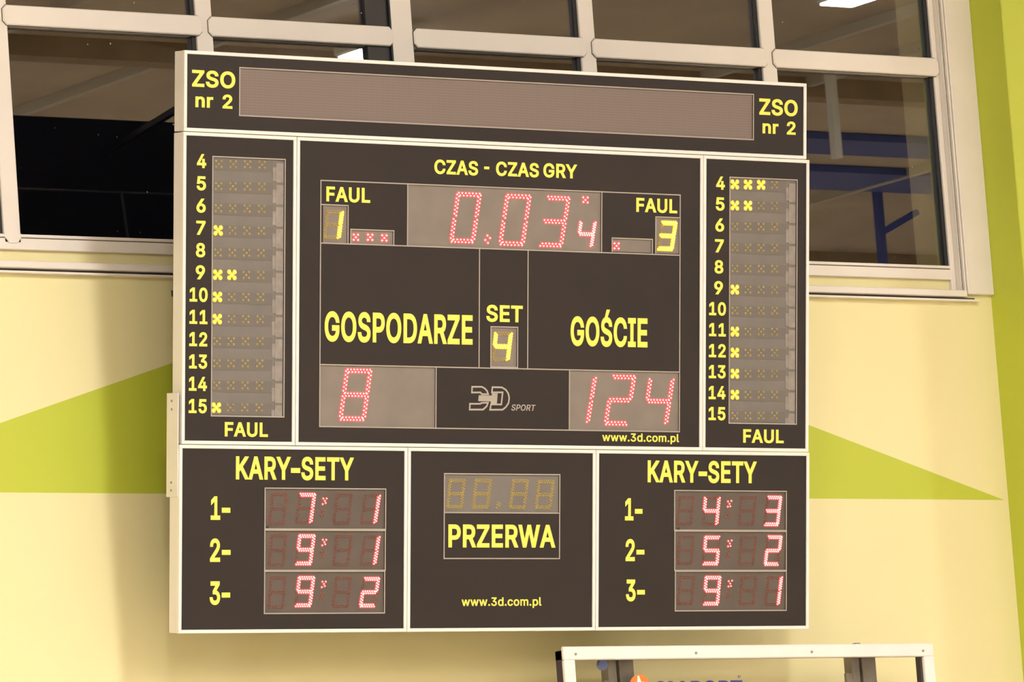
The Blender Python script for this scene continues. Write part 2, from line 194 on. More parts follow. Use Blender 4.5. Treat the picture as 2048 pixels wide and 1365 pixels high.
# ------------------------------------------------------------------ lettering (outlines drawn as Bezier glyphs)
GLY = {'Z':[438,[[[161,0,42,0,42,15],[42,31,42,46,119,159],[196,272,273,385,284,400],[295,415,306,431,318,446],[329,461,341,476,343,469],[346,461,348,454,327,453],[306,453,285,452,264,452],[244,452,223,452,162,452],[101,452,40,452,40,471],[40,490,40,509,159,509],[278,509,397,509,397,493],[397,477,397,462,321,351],[245,240,169,129,158,113],[146,97,134,81,122,65],[110,49,97,33,95,40],[93,47,90,54,111,55],[132,56,152,57,173,57],[193,57,214,57,276,57],[338,57,399,57,399,38],[399,19,399,0,280,0]]]],'S':[447,[[[263,-9,224,-9,187,-9],[155,-3,128,9,100,21],[79,38,64,60,49,82],[40,107,38,137,60,137],[82,137,104,137,106,117],[112,101,123,88,134,75],[149,65,166,59,184,52],[203,49,224,49,247,49],[268,53,286,60,304,68],[319,78,329,92,340,105],[346,121,346,139,346,155],[341,169,332,179,323,189],[311,198,296,205,281,211],[264,217,245,222,224,228],[204,234,184,239,142,251],[109,268,86,289,63,311],[52,339,52,372,52,401],[60,426,75,448,90,469],[111,486,138,498,164,510],[194,516,227,516,261,516],[290,510,316,498,342,486],[362,469,377,449,392,428],[400,404,401,378,380,378],[358,378,337,378,335,403],[323,423,302,437,281,451],[256,459,225,459,203,459],[184,455,167,448,151,441],[138,431,129,418,120,406],[115,391,115,376,115,358],[120,344,131,334,142,323],[154,314,169,308,184,302],[199,297,212,293,230,289],[247,284,264,279,279,275],[295,270,312,264,328,257],[344,248,359,238,373,227],[385,214,395,198,404,181],[408,162,408,139,408,111],[401,86,386,64,372,41],[351,24,323,11,296,-2]]]],'O':[533,[[[311,-7,267,-7,223,-7],[184,4,150,25,116,46],[90,76,70,115,50,154],[40,201,40,254,40,308],[50,354,70,393,90,432],[116,462,150,484,184,505],[223,516,267,516,311,516],[350,505,384,484,418,462],[444,432,464,393,483,354],[493,308,493,254,493,201],[483,154,464,115,444,76],[418,46,384,25,350,4]],[[236,53,267,53,297,53],[325,61,349,76,374,91],[394,114,408,144,423,174],[430,211,430,254,430,298],[423,335,408,365,394,395],[374,417,349,433,325,448],[297,456,267,456,236,456],[209,448,184,433,159,417],[140,394,125,364,111,334],[103,297,103,254,103,211],[111,174,125,144,140,114],[159,92,184,76,209,61]]]],'n':[410,[[[114,249,114,227,114,151],[114,76,114,0,93,0],[73,0,53,0,53,126],[53,253,53,379,72,379],[92,379,112,379,112,349],[112,318,112,287,109,287],[106,287,102,287,114,322],[131,347,152,362,174,377],[199,384,227,384,253,384],[276,379,295,369,314,358],[330,342,341,321,352,299],[357,273,357,240,357,160],[357,80,357,0,337,0],[316,0,296,0,296,78],[296,157,296,235,296,265],[288,288,273,304,258,321],[237,329,210,329,192,329],[175,325,161,317,146,309],[135,298,126,283,118,267]]]],'r':[259,[[[73,0,53,0,53,126],[53,253,53,379,72,379],[92,379,112,379,112,360],[112,340,112,321,113,321],[114,321,115,321,122,340],[135,355,152,367,170,379],[190,385,213,385,218,385],[223,385,229,384,235,384],[240,384,243,384,243,363],[243,343,243,322,242,323],[237,323,230,324,223,325],[215,326,207,326,189,326],[173,322,159,315,145,307],[134,297,126,284,118,270],[114,255,114,237,114,158],[114,79,114,0,93,0]]]],'2':[453,[[[172,0,64,0,64,16],[64,32,64,47,121,108],[177,168,234,229,254,249],[270,267,282,282,295,298],[304,313,311,327,317,341],[320,356,320,371,320,390],[316,405,308,419,299,432],[288,442,273,449,259,456],[242,460,224,460,204,460],[187,456,172,447,158,439],[147,428,139,413,131,399],[127,382,127,362,107,362],[86,362,66,362,66,392],[72,419,86,442,100,465],[119,483,143,496,167,509],[194,516,225,516,255,516],[282,509,306,497,329,484],[348,467,361,445,374,424],[381,399,381,372,381,354],[378,335,371,318,364,300],[353,280,336,259,319,237],[296,211,267,180,229,140],[191,100,153,60,153,59],[153,58,153,57,231,57],[310,57,389,57,389,38],[389,19,389,0,281,0]]]],'4':[453,[[[164,105,40,105,40,123],[40,141,40,158,109,275],[178,392,247,509,268,509],[289,509,311,509,243,394],[176,280,109,166,109,165],[109,164,109,163,210,163],[312,163,413,163,413,144],[413,125,413,105,289,105]],[[302,0,282,0,282,40],[282,81,282,121,282,130],[282,138,282,146,282,203],[282,260,282,318,302,318],[322,318,343,318,343,212],[343,106,343,0,322,0]]]],'5':[453,[[[254,-7,221,-7,191,-7],[164,-1,140,11,116,23],[97,39,83,60,69,81],[61,104,60,130,81,130],[101,130,122,130,124,115],[129,101,138,89,147,77],[159,67,173,60,188,53],[204,50,221,50,242,50],[260,55,276,64,292,74],[305,87,314,104,323,121],[328,141,328,162,328,184],[323,204,314,221,304,238],[291,252,275,262,258,272],[239,277,218,277,201,277],[184,274,167,268,151,263],[138,255,128,246,108,248],[88,250,67,253,77,338],[86,423,96,509,186,509],[276,509,366,509,366,490],[366,471,366,452,294,452],[222,452,151,452,145,402],[139,352,134,301,135,301],[135,301,136,301,147,311],[161,319,178,325,194,331],[211,334,229,334,253,334],[274,329,294,321,313,313],[331,301,345,285,359,270],[371,252,379,231,387,210],[391,188,391,163,391,130],[384,101,369,76,354,50],[334,30,309,15,283,1]]]],'6':[453,[[[258,-7,226,-7,195,-7],[167,0,142,15,118,29],[98,49,84,74,71,100],[64,129,64,162,64,186],[69,212,80,239,91,266],[110,300,137,340,176,396],[214,453,252,509,276,509],[299,509,322,509,265,426],[208,344,151,261,149,261],[147,261,145,261,150,271],[157,280,165,288,174,296],[184,302,196,307,207,312],[221,314,235,314,266,314],[293,308,316,295,339,282],[357,263,370,240,382,216],[389,189,389,157,389,125],[382,97,368,73,354,48],[334,28,310,14,286,0]],[[207,48,226,48,246,48],[264,53,279,63,294,72],[306,85,314,101,323,118],[327,136,327,157,327,178],[323,197,314,213,306,230],[294,242,279,251,264,261],[246,265,226,265,207,265],[189,261,174,252,159,243],[147,230,138,214,129,198],[125,179,125,158,125,137],[129,118,138,102,147,85],[159,72,174,63,189,53]]]],'7':[453,[[[120,0,97,0,172,149],[248,299,323,448,323,450],[323,451,323,452,236,452],[149,452,62,452,62,471],[62,490,62,509,172,509],[281,509,391,509,391,489],[391,469,391,449,315,299],[240,150,165,0,142,0]]]],'8':[453,[[[260,-7,226,-7,192,-7],[162,-1,136,11,109,24],[89,40,74,62,59,83],[52,108,52,135,52,157],[56,177,65,195,74,213],[86,229,101,241,116,253],[133,261,153,265,153,265],[153,266,153,267,128,273],[108,287,93,308,78,329],[70,353,70,380,70,406],[77,429,90,450,104,470],[122,486,146,498,169,510],[196,516,226,516,256,516],[283,510,306,498,329,486],[348,470,361,450,375,429],[382,406,382,380,382,353],[374,329,359,308,344,287],[325,273,300,267,300,266],[300,265,300,265,319,261],[336,253,351,241,366,229],[378,213,387,195,396,177],[401,157,401,135,401,108],[393,83,378,62,364,40],[343,24,317,11,291,-1]],[[204,49,226,49,249,49],[268,53,285,60,301,68],[314,78,323,91,332,105],[337,121,337,139,337,158],[332,174,322,189,313,203],[300,214,283,223,266,231],[247,235,226,235,205,235],[186,231,169,223,152,214],[139,203,130,189,120,174],[115,158,115,139,115,121],[120,105,129,91,138,78],[151,68,167,60,184,53]],[[208,290,226,290,244,290],[260,293,274,300,288,307],[299,318,307,330,315,343],[319,358,319,376,319,393],[315,407,308,420,300,433],[289,443,275,449,261,456],[245,460,226,460,208,460],[191,456,177,449,163,443],[152,433,145,420,137,407],[133,393,133,376,133,358],[137,343,145,330,152,318],[163,307,178,300,192,293]]]],'9':[453,[[[195,516,226,516,258,516],[286,508,310,494,335,480],[354,460,368,434,382,409],[389,380,389,347,389,323],[383,297,373,270,362,243],[343,209,315,168,277,112],[239,56,200,0,177,0],[154,0,130,0,187,83],[244,165,301,248,303,248],[305,248,307,248,303,238],[296,229,287,221,279,213],[269,207,257,202,245,197],[232,195,218,195,187,195],[160,201,137,214,114,227],[96,245,83,269,70,292],[64,320,64,352,64,384],[71,412,85,436,99,461],[118,480,143,494,167,508]],[[246,460,226,460,207,460],[189,456,174,446,159,437],[147,424,138,407,130,391],[125,372,125,352,125,330],[130,312,138,295,147,279],[159,266,174,257,189,248],[207,243,226,243,246,243],[263,248,279,257,294,266],[306,279,314,295,323,311],[327,330,327,350,327,372],[323,391,314,407,306,424],[294,437,279,446,264,456]]]],'0':[453,[[[264,-7,227,-7,189,-7],[157,3,130,24,103,45],[83,74,69,113,55,152],[48,199,48,254,48,309],[55,356,69,395,83,434],[104,464,130,484,157,505],[189,516,227,516,264,516],[296,505,323,484,350,464],[370,434,384,395,398,356],[405,309,405,254,405,199],[398,152,384,113,370,74],[350,45,323,24,297,3]],[[202,50,227,50,252,50],[273,58,290,74,308,90],[321,113,330,144,339,174],[344,211,344,254,344,297],[339,334,330,365,321,395],[308,419,290,435,273,451],[252,460,227,460,202,460],[180,451,163,435,146,419],[132,395,123,365,114,334],[109,297,109,254,109,211],[114,174,123,144,132,113],[146,90,163,74,180,58]]]],'1':[453,[[[181,0,76,0,76,18],[76,36,76,55,181,55],[286,55,391,55,391,36],[391,18,391,0,286,0]],[[250,509,276,509,276,339],[276,170,276,0,255,0],[234,0,212,0,212,149],[212,299,212,448,211,448],[210,448,209,448,168,418],[127,388,86,358,86,381],[86,404,86,427,123,454],[161,481,198,509,224,509]]]],'3':[453,[[[252,-7,218,-7,187,-7],[158,-1,133,10,107,21],[86,37,70,57,54,78],[46,103,44,132,66,132],[87,132,109,132,111,114],[117,99,126,87,136,75],[149,65,165,59,181,53],[199,50,219,50,239,50],[258,53,275,61,292,68],[305,79,315,93,324,107],[329,124,329,145,329,163],[325,181,316,196,307,212],[293,224,275,234,256,243],[231,248,201,248,186,248],[172,248,157,248,157,265],[157,282,157,299,200,349],[244,399,288,448,288,450],[288,451,288,452,215,452],[142,452,70,452,70,471],[70,490,70,509,171,509],[272,509,372,509,372,493],[372,477,372,461,319,400],[265,339,211,278,211,282],[211,285,211,289,249,293],[281,288,308,276,335,263],[356,246,371,222,386,199],[393,173,393,145,393,115],[385,89,370,66,355,43],[335,25,309,12,282,0]]]],'F':[410,[[[82,0,60,0,60,170],[60,339,60,509,163,509],[266,509,369,509,369,490],[369,471,369,452,288,452],[206,452,125,452,125,394],[125,336,125,278,198,278],[272,278,346,278,346,259],[346,240,346,221,272,221],[198,221,125,221,125,147],[125,74,125,0,103,0]]]],'A':[480,[[[39,0,16,0,78,170],[140,339,201,509,226,509],[251,509,276,509,338,339],[401,170,463,0,440,0],[418,0,395,0,359,101],[323,202,287,302,281,321],[273,344,264,372,255,400],[245,435,232,478,236,478],[241,478,245,478,233,435],[222,399,213,371,204,343],[196,320,191,302,155,202],[120,101,85,0,62,0]],[[197,142,110,142,110,161],[110,180,110,199,197,199],[283,199,370,199,370,180],[370,161,370,142,283,142]]]],'U':[517,[[[299,-8,259,-8,219,-8],[184,0,154,15,124,31],[101,53,85,80,68,107],[60,138,60,173,60,285],[60,397,60,509,81,509],[103,509,124,509,124,399],[124,288,124,178,124,154],[130,132,141,113,152,94],[167,79,187,68,207,57],[231,52,259,52,287,52],[311,57,331,68,351,79],[366,94,377,113,387,132],[393,154,393,178,393,288],[393,399,393,509,414,509],[436,509,457,509,457,397],[457,285,457,173,457,138],[449,107,433,80,416,53],[393,31,363,15,334,0]]]],'L':[393,[[[160,0,60,0,60,170],[60,339,60,509,82,509],[103,509,125,509,125,358],[125,208,125,57,203,57],[282,57,361,57,361,38],[361,19,361,0,261,0]]]],'C':[510,[[[293,-7,267,-7,223,-7],[184,4,150,25,116,46],[89,76,70,115,50,154],[40,201,40,254,40,308],[50,354,70,393,89,432],[116,462,150,484,184,505],[223,516,267,516,293,516],[317,512,340,504,363,497],[384,486,402,471,420,457],[436,439,448,418,460,398],[468,374,473,348,451,348],[430,348,408,348,404,366],[398,381,389,395,381,408],[370,419,357,428,345,438],[331,444,315,449,300,454],[284,456,267,456,236,456],[208,448,184,432,159,417],[139,394,125,364,111,334],[103,297,103,254,103,211],[111,175,125,145,140,115],[159,92,184,76,209,61],[236,53,267,53,284,53],[300,55,315,60,331,65],[345,71,357,81,370,90],[381,101,389,114,398,128],[404,143,408,160,430,160],[451,160,473,160,469,135],[460,111,448,91,436,70],[421,52,402,38,384,23],[363,12,341,5,318,-3]]]],'G':[520,[[[309,-7,269,-7,223,-7],[184,4,149,25,115,46],[88,77,69,116,50,155],[40,201,40,254,40,308],[50,354,69,393,88,432],[115,462,149,484,183,505],[221,516,265,516,292,516],[317,512,340,504,364,496],[385,484,403,469,422,454],[437,437,449,416,461,396],[470,373,474,349,452,349],[430,349,408,349,403,365],[396,380,387,393,379,406],[368,417,356,427,344,436],[330,444,315,448,300,453],[283,456,265,456,235,456],[208,448,183,432,159,417],[139,394,125,364,111,334],[103,297,103,254,103,211],[111,175,125,145,140,115],[159,92,184,76,209,61],[237,53,269,53,297,53],[323,59,345,71,367,83],[384,101,396,123,409,146],[415,172,415,202,421,201],[428,200,434,199,384,199],[333,199,283,199,283,218],[283,237,283,256,348,256],[413,256,478,256,478,237],[478,219,478,200,478,158],[469,122,451,91,433,60],[408,36,377,19,345,2]]]],'R':[449,[[[82,0,60,0,60,170],[60,339,60,509,119,509],[177,509,236,509,275,509],[307,502,333,489,359,475],[378,457,390,433,403,410],[409,382,409,352,409,321],[403,295,390,271,378,248],[359,230,333,217,307,204],[275,198,236,198,189,198],[143,198,96,198,96,217],[96,236,96,255,142,255],[188,255,234,255,260,255],[281,259,298,267,314,275],[326,286,334,300,341,315],[345,332,345,352,345,372],[341,390,334,405,326,420],[314,431,298,440,281,448],[259,452,233,452,197,452],[161,452,125,452,125,301],[125,151,125,0,103,0]],[[378,0,353,0,312,76],[271,153,230,229,254,229],[279,229,303,229,344,153],[386,76,428,0,403,0]]]],'Y':[472,[[[225,0,203,0,203,69],[203,139,203,208,141,308],[79,409,16,509,41,509],[66,509,91,509,125,454],[159,399,192,344,203,326],[213,309,222,292,231,275],[240,255,250,230,241,230],[232,230,224,230,233,255],[242,276,251,293,260,310],[270,327,280,344,314,399],[347,454,381,509,406,509],[430,509,455,509,393,409],[330,308,268,208,268,139],[268,69,268,0,247,0]]]],'P':[445,[[[82,0,60,0,60,170],[60,339,60,509,118,509],[177,509,235,509,274,509],[307,502,332,487,358,473],[377,454,390,430,402,405],[409,378,409,348,409,317],[402,290,390,265,377,241],[358,222,332,207,307,193],[274,186,235,186,193,186],[151,186,109,186,109,205],[109,224,109,242,150,242],[191,242,233,242,259,242],[281,247,297,256,313,265],[325,278,333,294,341,310],[344,328,344,348,344,368],[341,386,333,402,325,417],[313,430,297,439,280,448],[259,452,232,452,196,452],[160,452,125,452,125,301],[125,151,125,0,103,0]]]],'D':[502,[[[271,0,219,0,178,0],[137,0,96,0,96,19],[96,38,96,57,136,57],[175,57,215,57,256,57],[291,65,318,81,345,97],[366,119,379,149,392,179],[399,214,399,255,399,296],[392,331,379,361,366,390],[346,412,320,428,293,444],[260,452,221,452,178,452],[136,452,93,452,93,471],[93,490,93,509,137,509],[181,509,225,509,275,509],[317,499,353,478,388,458],[415,429,433,391,452,353],[462,308,462,255,462,202],[452,157,433,119,414,81],[387,51,351,31,314,10]],[[103,509,125,509,125,339],[125,170,125,0,103,0],[82,0,60,0,60,170],[60,339,60,509,82,509]]]],'E':[419,[[[165,0,60,0,60,170],[60,339,60,509,164,509],[268,509,372,509,372,490],[372,471,372,452,290,452],[207,452,125,452,125,396],[125,341,125,286,202,286],[278,286,355,286,355,267],[355,248,355,229,278,229],[202,229,125,229,125,172],[125,114,125,57,208,57],[292,57,375,57,375,38],[375,19,375,0,270,0]]]],'T':[449,[[[85,452,32,452,32,471],[32,490,32,509,160,509],[288,509,417,509,417,490],[417,471,417,452,363,452],[310,452,257,452,257,301],[257,151,257,0,235,0],[214,0,193,0,193,151],[193,301,193,452,139,452]]]],'I':[300,[[[111,0,31,0,31,19],[31,38,31,57,60,57],[89,57,118,57,118,189],[118,320,118,452,89,452],[60,452,31,452,31,471],[31,490,31,509,111,509],[190,509,269,509,269,490],[269,471,269,452,240,452],[212,452,183,452,183,320],[183,189,183,57,212,57],[240,57,269,57,269,38],[269,19,269,0,190,0]]]],'Ś':[447,[[[263,-9,224,-9,187,-9],[155,-3,128,9,100,21],[79,38,64,60,49,82],[40,107,38,137,60,137],[82,137,104,137,106,117],[112,101,123,88,134,75],[149,65,166,59,184,52],[203,49,224,49,247,49],[268,53,286,60,304,68],[319,78,329,92,340,105],[346,121,346,139,346,155],[341,169,332,179,323,189],[311,198,296,205,281,211],[264,217,245,222,224,228],[204,234,184,239,142,251],[109,268,86,289,63,311],[52,339,52,372,52,401],[60,426,75,448,90,469],[111,486,138,498,164,510],[194,516,227,516,261,516],[290,510,316,498,342,486],[362,469,377,449,392,428],[400,404,401,378,380,378],[358,378,337,378,335,403],[323,423,302,437,281,451],[256,459,225,459,203,459],[184,455,167,448,151,441],[138,431,129,418,120,406],[115,391,115,376,115,358],[120,344,131,334,142,323],[154,314,169,308,184,302],[199,297,212,293,230,289],[247,284,264,279,279,275],[295,270,312,264,328,257],[344,248,359,238,373,227],[385,214,395,198,404,181],[408,162,408,139,408,111],[401,86,386,64,372,41],[351,24,323,11,296,-2]],[[213,558,196,558,212,592],[228,625,244,659,267,659],[289,659,312,659,290,625],[268,592,246,558,229,558]]]],'K':[467,[[[146,189,104,145,104,169],[104,193,104,216,116,232],[128,247,139,261,151,275],[162,290,174,303,187,317],[199,331,212,344,262,399],[313,454,364,509,392,509],[420,509,448,509,376,431],[304,353,231,276,230,276],[229,276,228,276,187,233]],[[82,0,60,0,60,170],[60,339,60,509,82,509],[103,509,125,509,125,451],[125,392,125,334,124,298],[124,261,124,225,124,214],[124,204,125,193,125,129],[125,64,125,0,103,0]],[[398,0,372,0,311,86],[249,173,188,259,201,276],[215,293,228,309,302,206],[375,103,449,0,423,0]]]],'-':[453,[[[263,244,337,244,337,226],[337,207,337,188,263,188],[188,188,114,188,114,207],[114,226,114,244,188,244]]]],'W':[686,[[[180,0,155,0,109,170],[63,339,16,509,38,509],[60,509,82,509,109,404],[136,300,163,196,168,179],[172,163,175,145,179,128],[183,111,187,94,190,76],[194,58,197,40,194,40],[192,40,189,40,193,58],[196,76,200,94,203,111],[207,128,211,145,215,163],[220,179,224,196,251,300],[279,404,306,509,331,509],[355,509,380,509,407,404],[434,300,462,196,466,179],[470,163,474,145,478,128],[482,111,486,94,490,76],[494,58,497,40,494,40],[491,40,488,40,492,58],[495,76,499,94,502,111],[506,128,510,145,515,163],[519,179,523,196,550,300],[576,404,603,509,625,509],[647,509,670,509,623,339],[577,170,530,0,505,0],[480,0,455,0,426,108],[397,215,368,323,362,344],[357,367,351,391,346,416],[341,444,336,475,341,475],[345,475,350,475,345,445],[340,419,335,395,330,371],[324,347,318,323,289,215],[260,108,230,0,205,0]]]],'w':[567,[[[158,0,138,0,99,126],[61,253,23,379,44,379],[66,379,87,379,103,324],[118,269,133,214,140,191],[147,165,154,137,161,108],[168,76,175,41,172,41],[168,41,165,41,172,75],[179,106,186,135,193,163],[199,190,206,214,221,269],[237,324,252,379,273,379],[295,379,316,379,332,324],[347,269,362,214,368,190],[375,164,382,136,388,107],[395,76,402,41,399,41],[395,41,391,41,399,75],[406,107,413,135,420,164],[427,190,434,214,449,269],[465,324,480,379,502,379],[523,379,545,379,506,253],[468,126,429,0,409,0],[389,0,368,0,352,57],[335,114,319,172,314,189],[309,207,305,225,300,243],[295,261,291,280,286,299],[281,318,277,338,281,338],[286,338,291,338,286,319],[281,299,277,280,272,261],[267,243,263,225,258,206],[253,189,248,172,231,114],[215,57,199,0,178,0]]]],'.':[188,[[[108,-4,95,-4,83,-4],[72,0,63,9,54,18],[50,28,50,41,50,54],[54,65,63,73,72,82],[83,87,95,87,108,87],[119,82,128,73,137,65],[141,54,141,41,141,28],[137,18,128,9,119,0]]]],'d':[424,[[[219,-8,195,-8,164,-8],[136,0,111,16,87,32],[68,55,55,84,41,114],[34,149,34,189,34,229],[41,263,55,293,69,322],[88,345,112,361,136,376],[164,384,196,384,219,384],[238,381,253,373,268,365],[279,356,287,346,296,336],[302,327,306,319,308,319],[309,319,311,319,311,382],[311,446,311,509,331,509],[351,509,372,509,372,339],[372,170,372,0,352,0],[332,0,313,0,313,20],[313,39,313,59,311,59],[309,59,307,59,302,51],[295,42,287,31,278,21],[267,12,252,4,238,-4]],[[181,47,205,47,227,47],[247,53,263,65,279,77],[291,94,299,115,308,136],[312,161,312,189,312,217],[308,242,300,263,292,284],[279,300,263,312,247,324],[228,330,205,330,181,330],[161,324,145,311,129,299],[116,282,108,261,100,240],[96,216,96,189,96,162],[100,138,109,117,117,95],[129,78,145,66,161,53]]]],'c':[396,[[[226,-8,207,-8,173,-8],[143,0,117,16,91,33],[71,56,56,85,41,114],[34,149,34,187,34,227],[41,262,56,291,71,321],[91,343,117,360,143,376],[173,384,207,384,226,384],[243,382,260,377,276,372],[292,365,305,356,319,347],[330,335,340,322,350,309],[357,294,362,277,342,272],[322,267,303,262,300,272],[296,281,290,289,285,297],[278,305,270,311,262,317],[253,322,242,325,232,328],[220,330,207,330,182,330],[161,323,145,310,129,297],[116,280,108,258,100,237],[96,213,96,187,96,162],[100,139,108,117,116,96],[129,79,145,66,161,53],[182,46,207,46,220,46],[232,48,243,52,253,55],[263,60,271,66,279,72],[286,80,292,89,297,97],[301,107,304,117,324,112],[343,107,363,102,358,85],[351,70,341,56,332,43],[320,31,306,21,293,12],[277,4,261,-1,244,-6]]]],'o':[415,[[[242,-8,207,-8,173,-8],[143,0,117,16,91,33],[71,56,56,85,41,114],[34,149,34,187,34,227],[41,262,56,291,71,321],[91,343,117,360,143,376],[173,384,207,384,242,384],[273,376,299,360,325,343],[345,321,359,291,374,262],[381,227,381,187,381,149],[374,114,359,85,345,56],[325,33,299,16,273,0]],[[182,46,207,46,233,46],[254,53,270,66,287,79],[299,96,307,117,315,139],[319,162,319,187,319,213],[315,236,307,258,299,280],[287,297,270,310,254,323],[233,330,207,330,182,330],[161,323,145,310,129,297],[116,280,108,258,100,237],[96,213,96,187,96,162],[100,139,108,117,116,96],[129,79,145,66,161,53]]]],'m':[610,[[[73,0,53,0,53,126],[53,253,53,379,72,379],[92,379,112,379,112,351],[112,323,112,295,111,295],[109,295,108,295,113,316],[121,332,132,346,144,359],[157,369,172,376,187,383],[203,386,219,386,247,386],[270,378,287,361,305,344],[316,322,321,295,318,295],[315,295,312,295,317,313],[325,329,337,343,349,357],[364,367,381,375,398,382],[416,386,437,386,459,386],[479,381,497,372,515,362],[530,348,541,328,551,309],[557,285,557,255,557,170],[557,85,557,0,536,0],[516,0,496,0,496,85],[496,169,496,254,496,281],[488,301,473,313,457,325],[439,330,419,330,402,330],[387,327,374,320,362,313],[352,303,345,290,339,278],[335,263,335,247,335,165],[335,82,335,0,315,0],[295,0,274,0,274,87],[274,173,274,260,274,281],[267,298,253,311,239,324],[221,330,199,330,185,330],[171,327,158,320,144,313],[134,303,126,289,118,276],[114,258,114,238,114,159],[114,79,114,0,93,0]]]],'p':[424,[[[73,-143,53,-143,53,31],[53,205,53,379,72,379],[92,379,112,379,112,359],[112,339,112,319,114,319],[116,319,118,319,123,327],[129,336,137,346,145,356],[157,365,171,373,186,381],[205,384,229,384,261,384],[289,376,313,361,337,345],[356,322,370,293,383,263],[390,229,390,189,390,149],[383,114,370,84,356,55],[337,32,313,16,289,0],[261,-8,229,-8,206,-8],[187,-4,173,4,158,12],[146,21,138,31,130,42],[123,51,118,59,117,59],[115,59,114,59,114,-8],[114,-76,114,-143,93,-143]],[[197,47,220,47,244,47],[263,53,279,66,295,78],[308,95,316,117,324,138],[328,162,328,189,328,216],[324,240,316,261,308,282],[296,299,280,311,264,324],[244,330,220,330,197,330],[177,324,161,312,145,300],[133,284,125,263,117,242],[113,217,113,189,113,161],[117,136,125,115,133,94],[146,77,162,65,178,53]]]],'l':[189,[[[147,-2,139,-2,110,-2],[88,5,74,20,60,35],[53,57,53,84,53,226],[53,367,53,509,73,509],[93,509,114,509,114,372],[114,235,114,99,114,81],[116,69,120,62,125,55],[133,52,146,52,152,52],[157,52,160,53,164,53],[167,54,170,54,173,37],[177,20,181,3,175,1],[169,0,162,-1,154,-2]]]],'M':[628,[[[81,0,60,0,60,170],[60,339,60,509,91,509],[121,509,152,509,193,402],[235,294,277,187,280,180],[284,170,287,159,291,148],[295,136,299,123,303,110],[307,97,311,84,315,71],[319,59,322,49,317,49],[312,49,307,49,310,59],[314,70,318,83,322,95],[326,108,330,121,334,134],[338,147,342,158,346,170],[349,179,352,187,394,294],[435,402,476,509,507,509],[537,509,568,509,568,339],[568,170,568,0,547,0],[525,0,504,0,504,97],[504,194,504,291,504,302],[504,314,504,327,505,340],[505,354,505,369,505,383],[506,398,506,413,506,428],[507,443,507,457,509,457],[511,457,513,457,508,441],[503,426,498,409,492,393],[487,378,482,363,477,348],[472,334,467,322,463,309],[459,299,456,291,418,194],[380,97,342,0,323,0],[305,0,286,0,248,97],[209,194,170,291,167,299],[163,309,159,321,155,333],[150,346,145,361,140,376],[135,391,129,408,124,424],[118,441,112,457,114,457],[117,457,119,457,119,444],[120,431,120,416,120,401],[121,387,121,372,121,357],[121,342,122,328,122,315],[122,302,122,291,122,194],[122,97,122,0,101,0]]]],' ':[280,[]]}
GLY['-'] = (330, [[(25+0, 170, 25, 170, 25, 170), (25, 240, 25, 240, 25, 240), (300, 240, 300, 240, 300, 240), (300, 170, 300, 170, 300, 170)]])
def area(sp):
    a = 0; n = len(sp)
    for i in range(n): x0, y0 = sp[i][2:4]; x1, y1 = sp[(i+1) % n][2:4]; a += x0*y1-x1*y0
    return a
def bb(sp): xs = [p[2] for p in sp]; ys = [p[3] for p in sp]; return min(xs), min(ys), max(xs), max(ys)
CAP = bb(GLY['E'][1][0])[3]-bb(GLY['E'][1][0])[1]
def shells(g):
    """split a glyph into outer contours, each with the holes that lie in it"""
    sps = GLY[g][1]; big = max(sps, key=lambda s: abs(area(s))) if sps else None; outs = []; holes = []
    for s in sps: (outs if area(s)*area(big) > 0 else holes).append(s)
    res = [[o] for o in outs]
    for h in holes:
        hb = bb(h)
        for r in res:
            ob = bb(r[0])
            if ob[0] <= hb[0]+3 and ob[1] <= hb[1]+3 and ob[2] >= hb[2]-3 and ob[3] >= hb[3]-3: r.append(h); break
    return res
def contour(sp, h, hole):
    """flatten a Bezier contour and push it outwards by h (mitred) for a heavier weight"""
    P = []; n = len(sp)
    for i in range(n):
        p, q = sp[i], sp[(i+1) % n]; a, b_, c, d = Vector(p[2:4]), Vector(p[4:6]), Vector(q[0:2]), Vector(q[2:4])
        straight = abs((b_-a).cross(d-a)) < 40 and abs((c-a).cross(d-a)) < 40
        m = 1 if straight else 4
        for k in range(m):
            s = k/m; P.append(a*(1-s)**3+b_*3*s*(1-s)**2+c*3*s*s*(1-s)+d*s**3)
    Q = []
    for p in P:
        if not Q or (p-Q[-1]).length > 5: Q.append(p)
    while len(Q) > 3 and (Q[0]-Q[-1]).length <= 5: Q.pop()
    ar = sum(Q[i].cross(Q[(i+1) % len(Q)]) for i in range(len(Q)))
    if ar < 0: Q = Q[::-1]
    sg = -1 if hole else 1; out = []; n = len(Q)
    for i in range(n):
        d1 = (Q[i]-Q[i-1]).normalized(); d2 = (Q[(i+1) % n]-Q[i]).normalized()
        n1 = Vector((d1.y, -d1.x)); n2 = Vector((d2.y, -d2.x)); m = n1+n2
        if m.length < 0.35: out += [Q[i]+n1*h*sg, Q[i]+n2*h*sg]; continue
        m.normalize(); out.append(Q[i]+m*(h*sg/max(0.55, m.dot(n1))))
    return out
GCACHE = {}
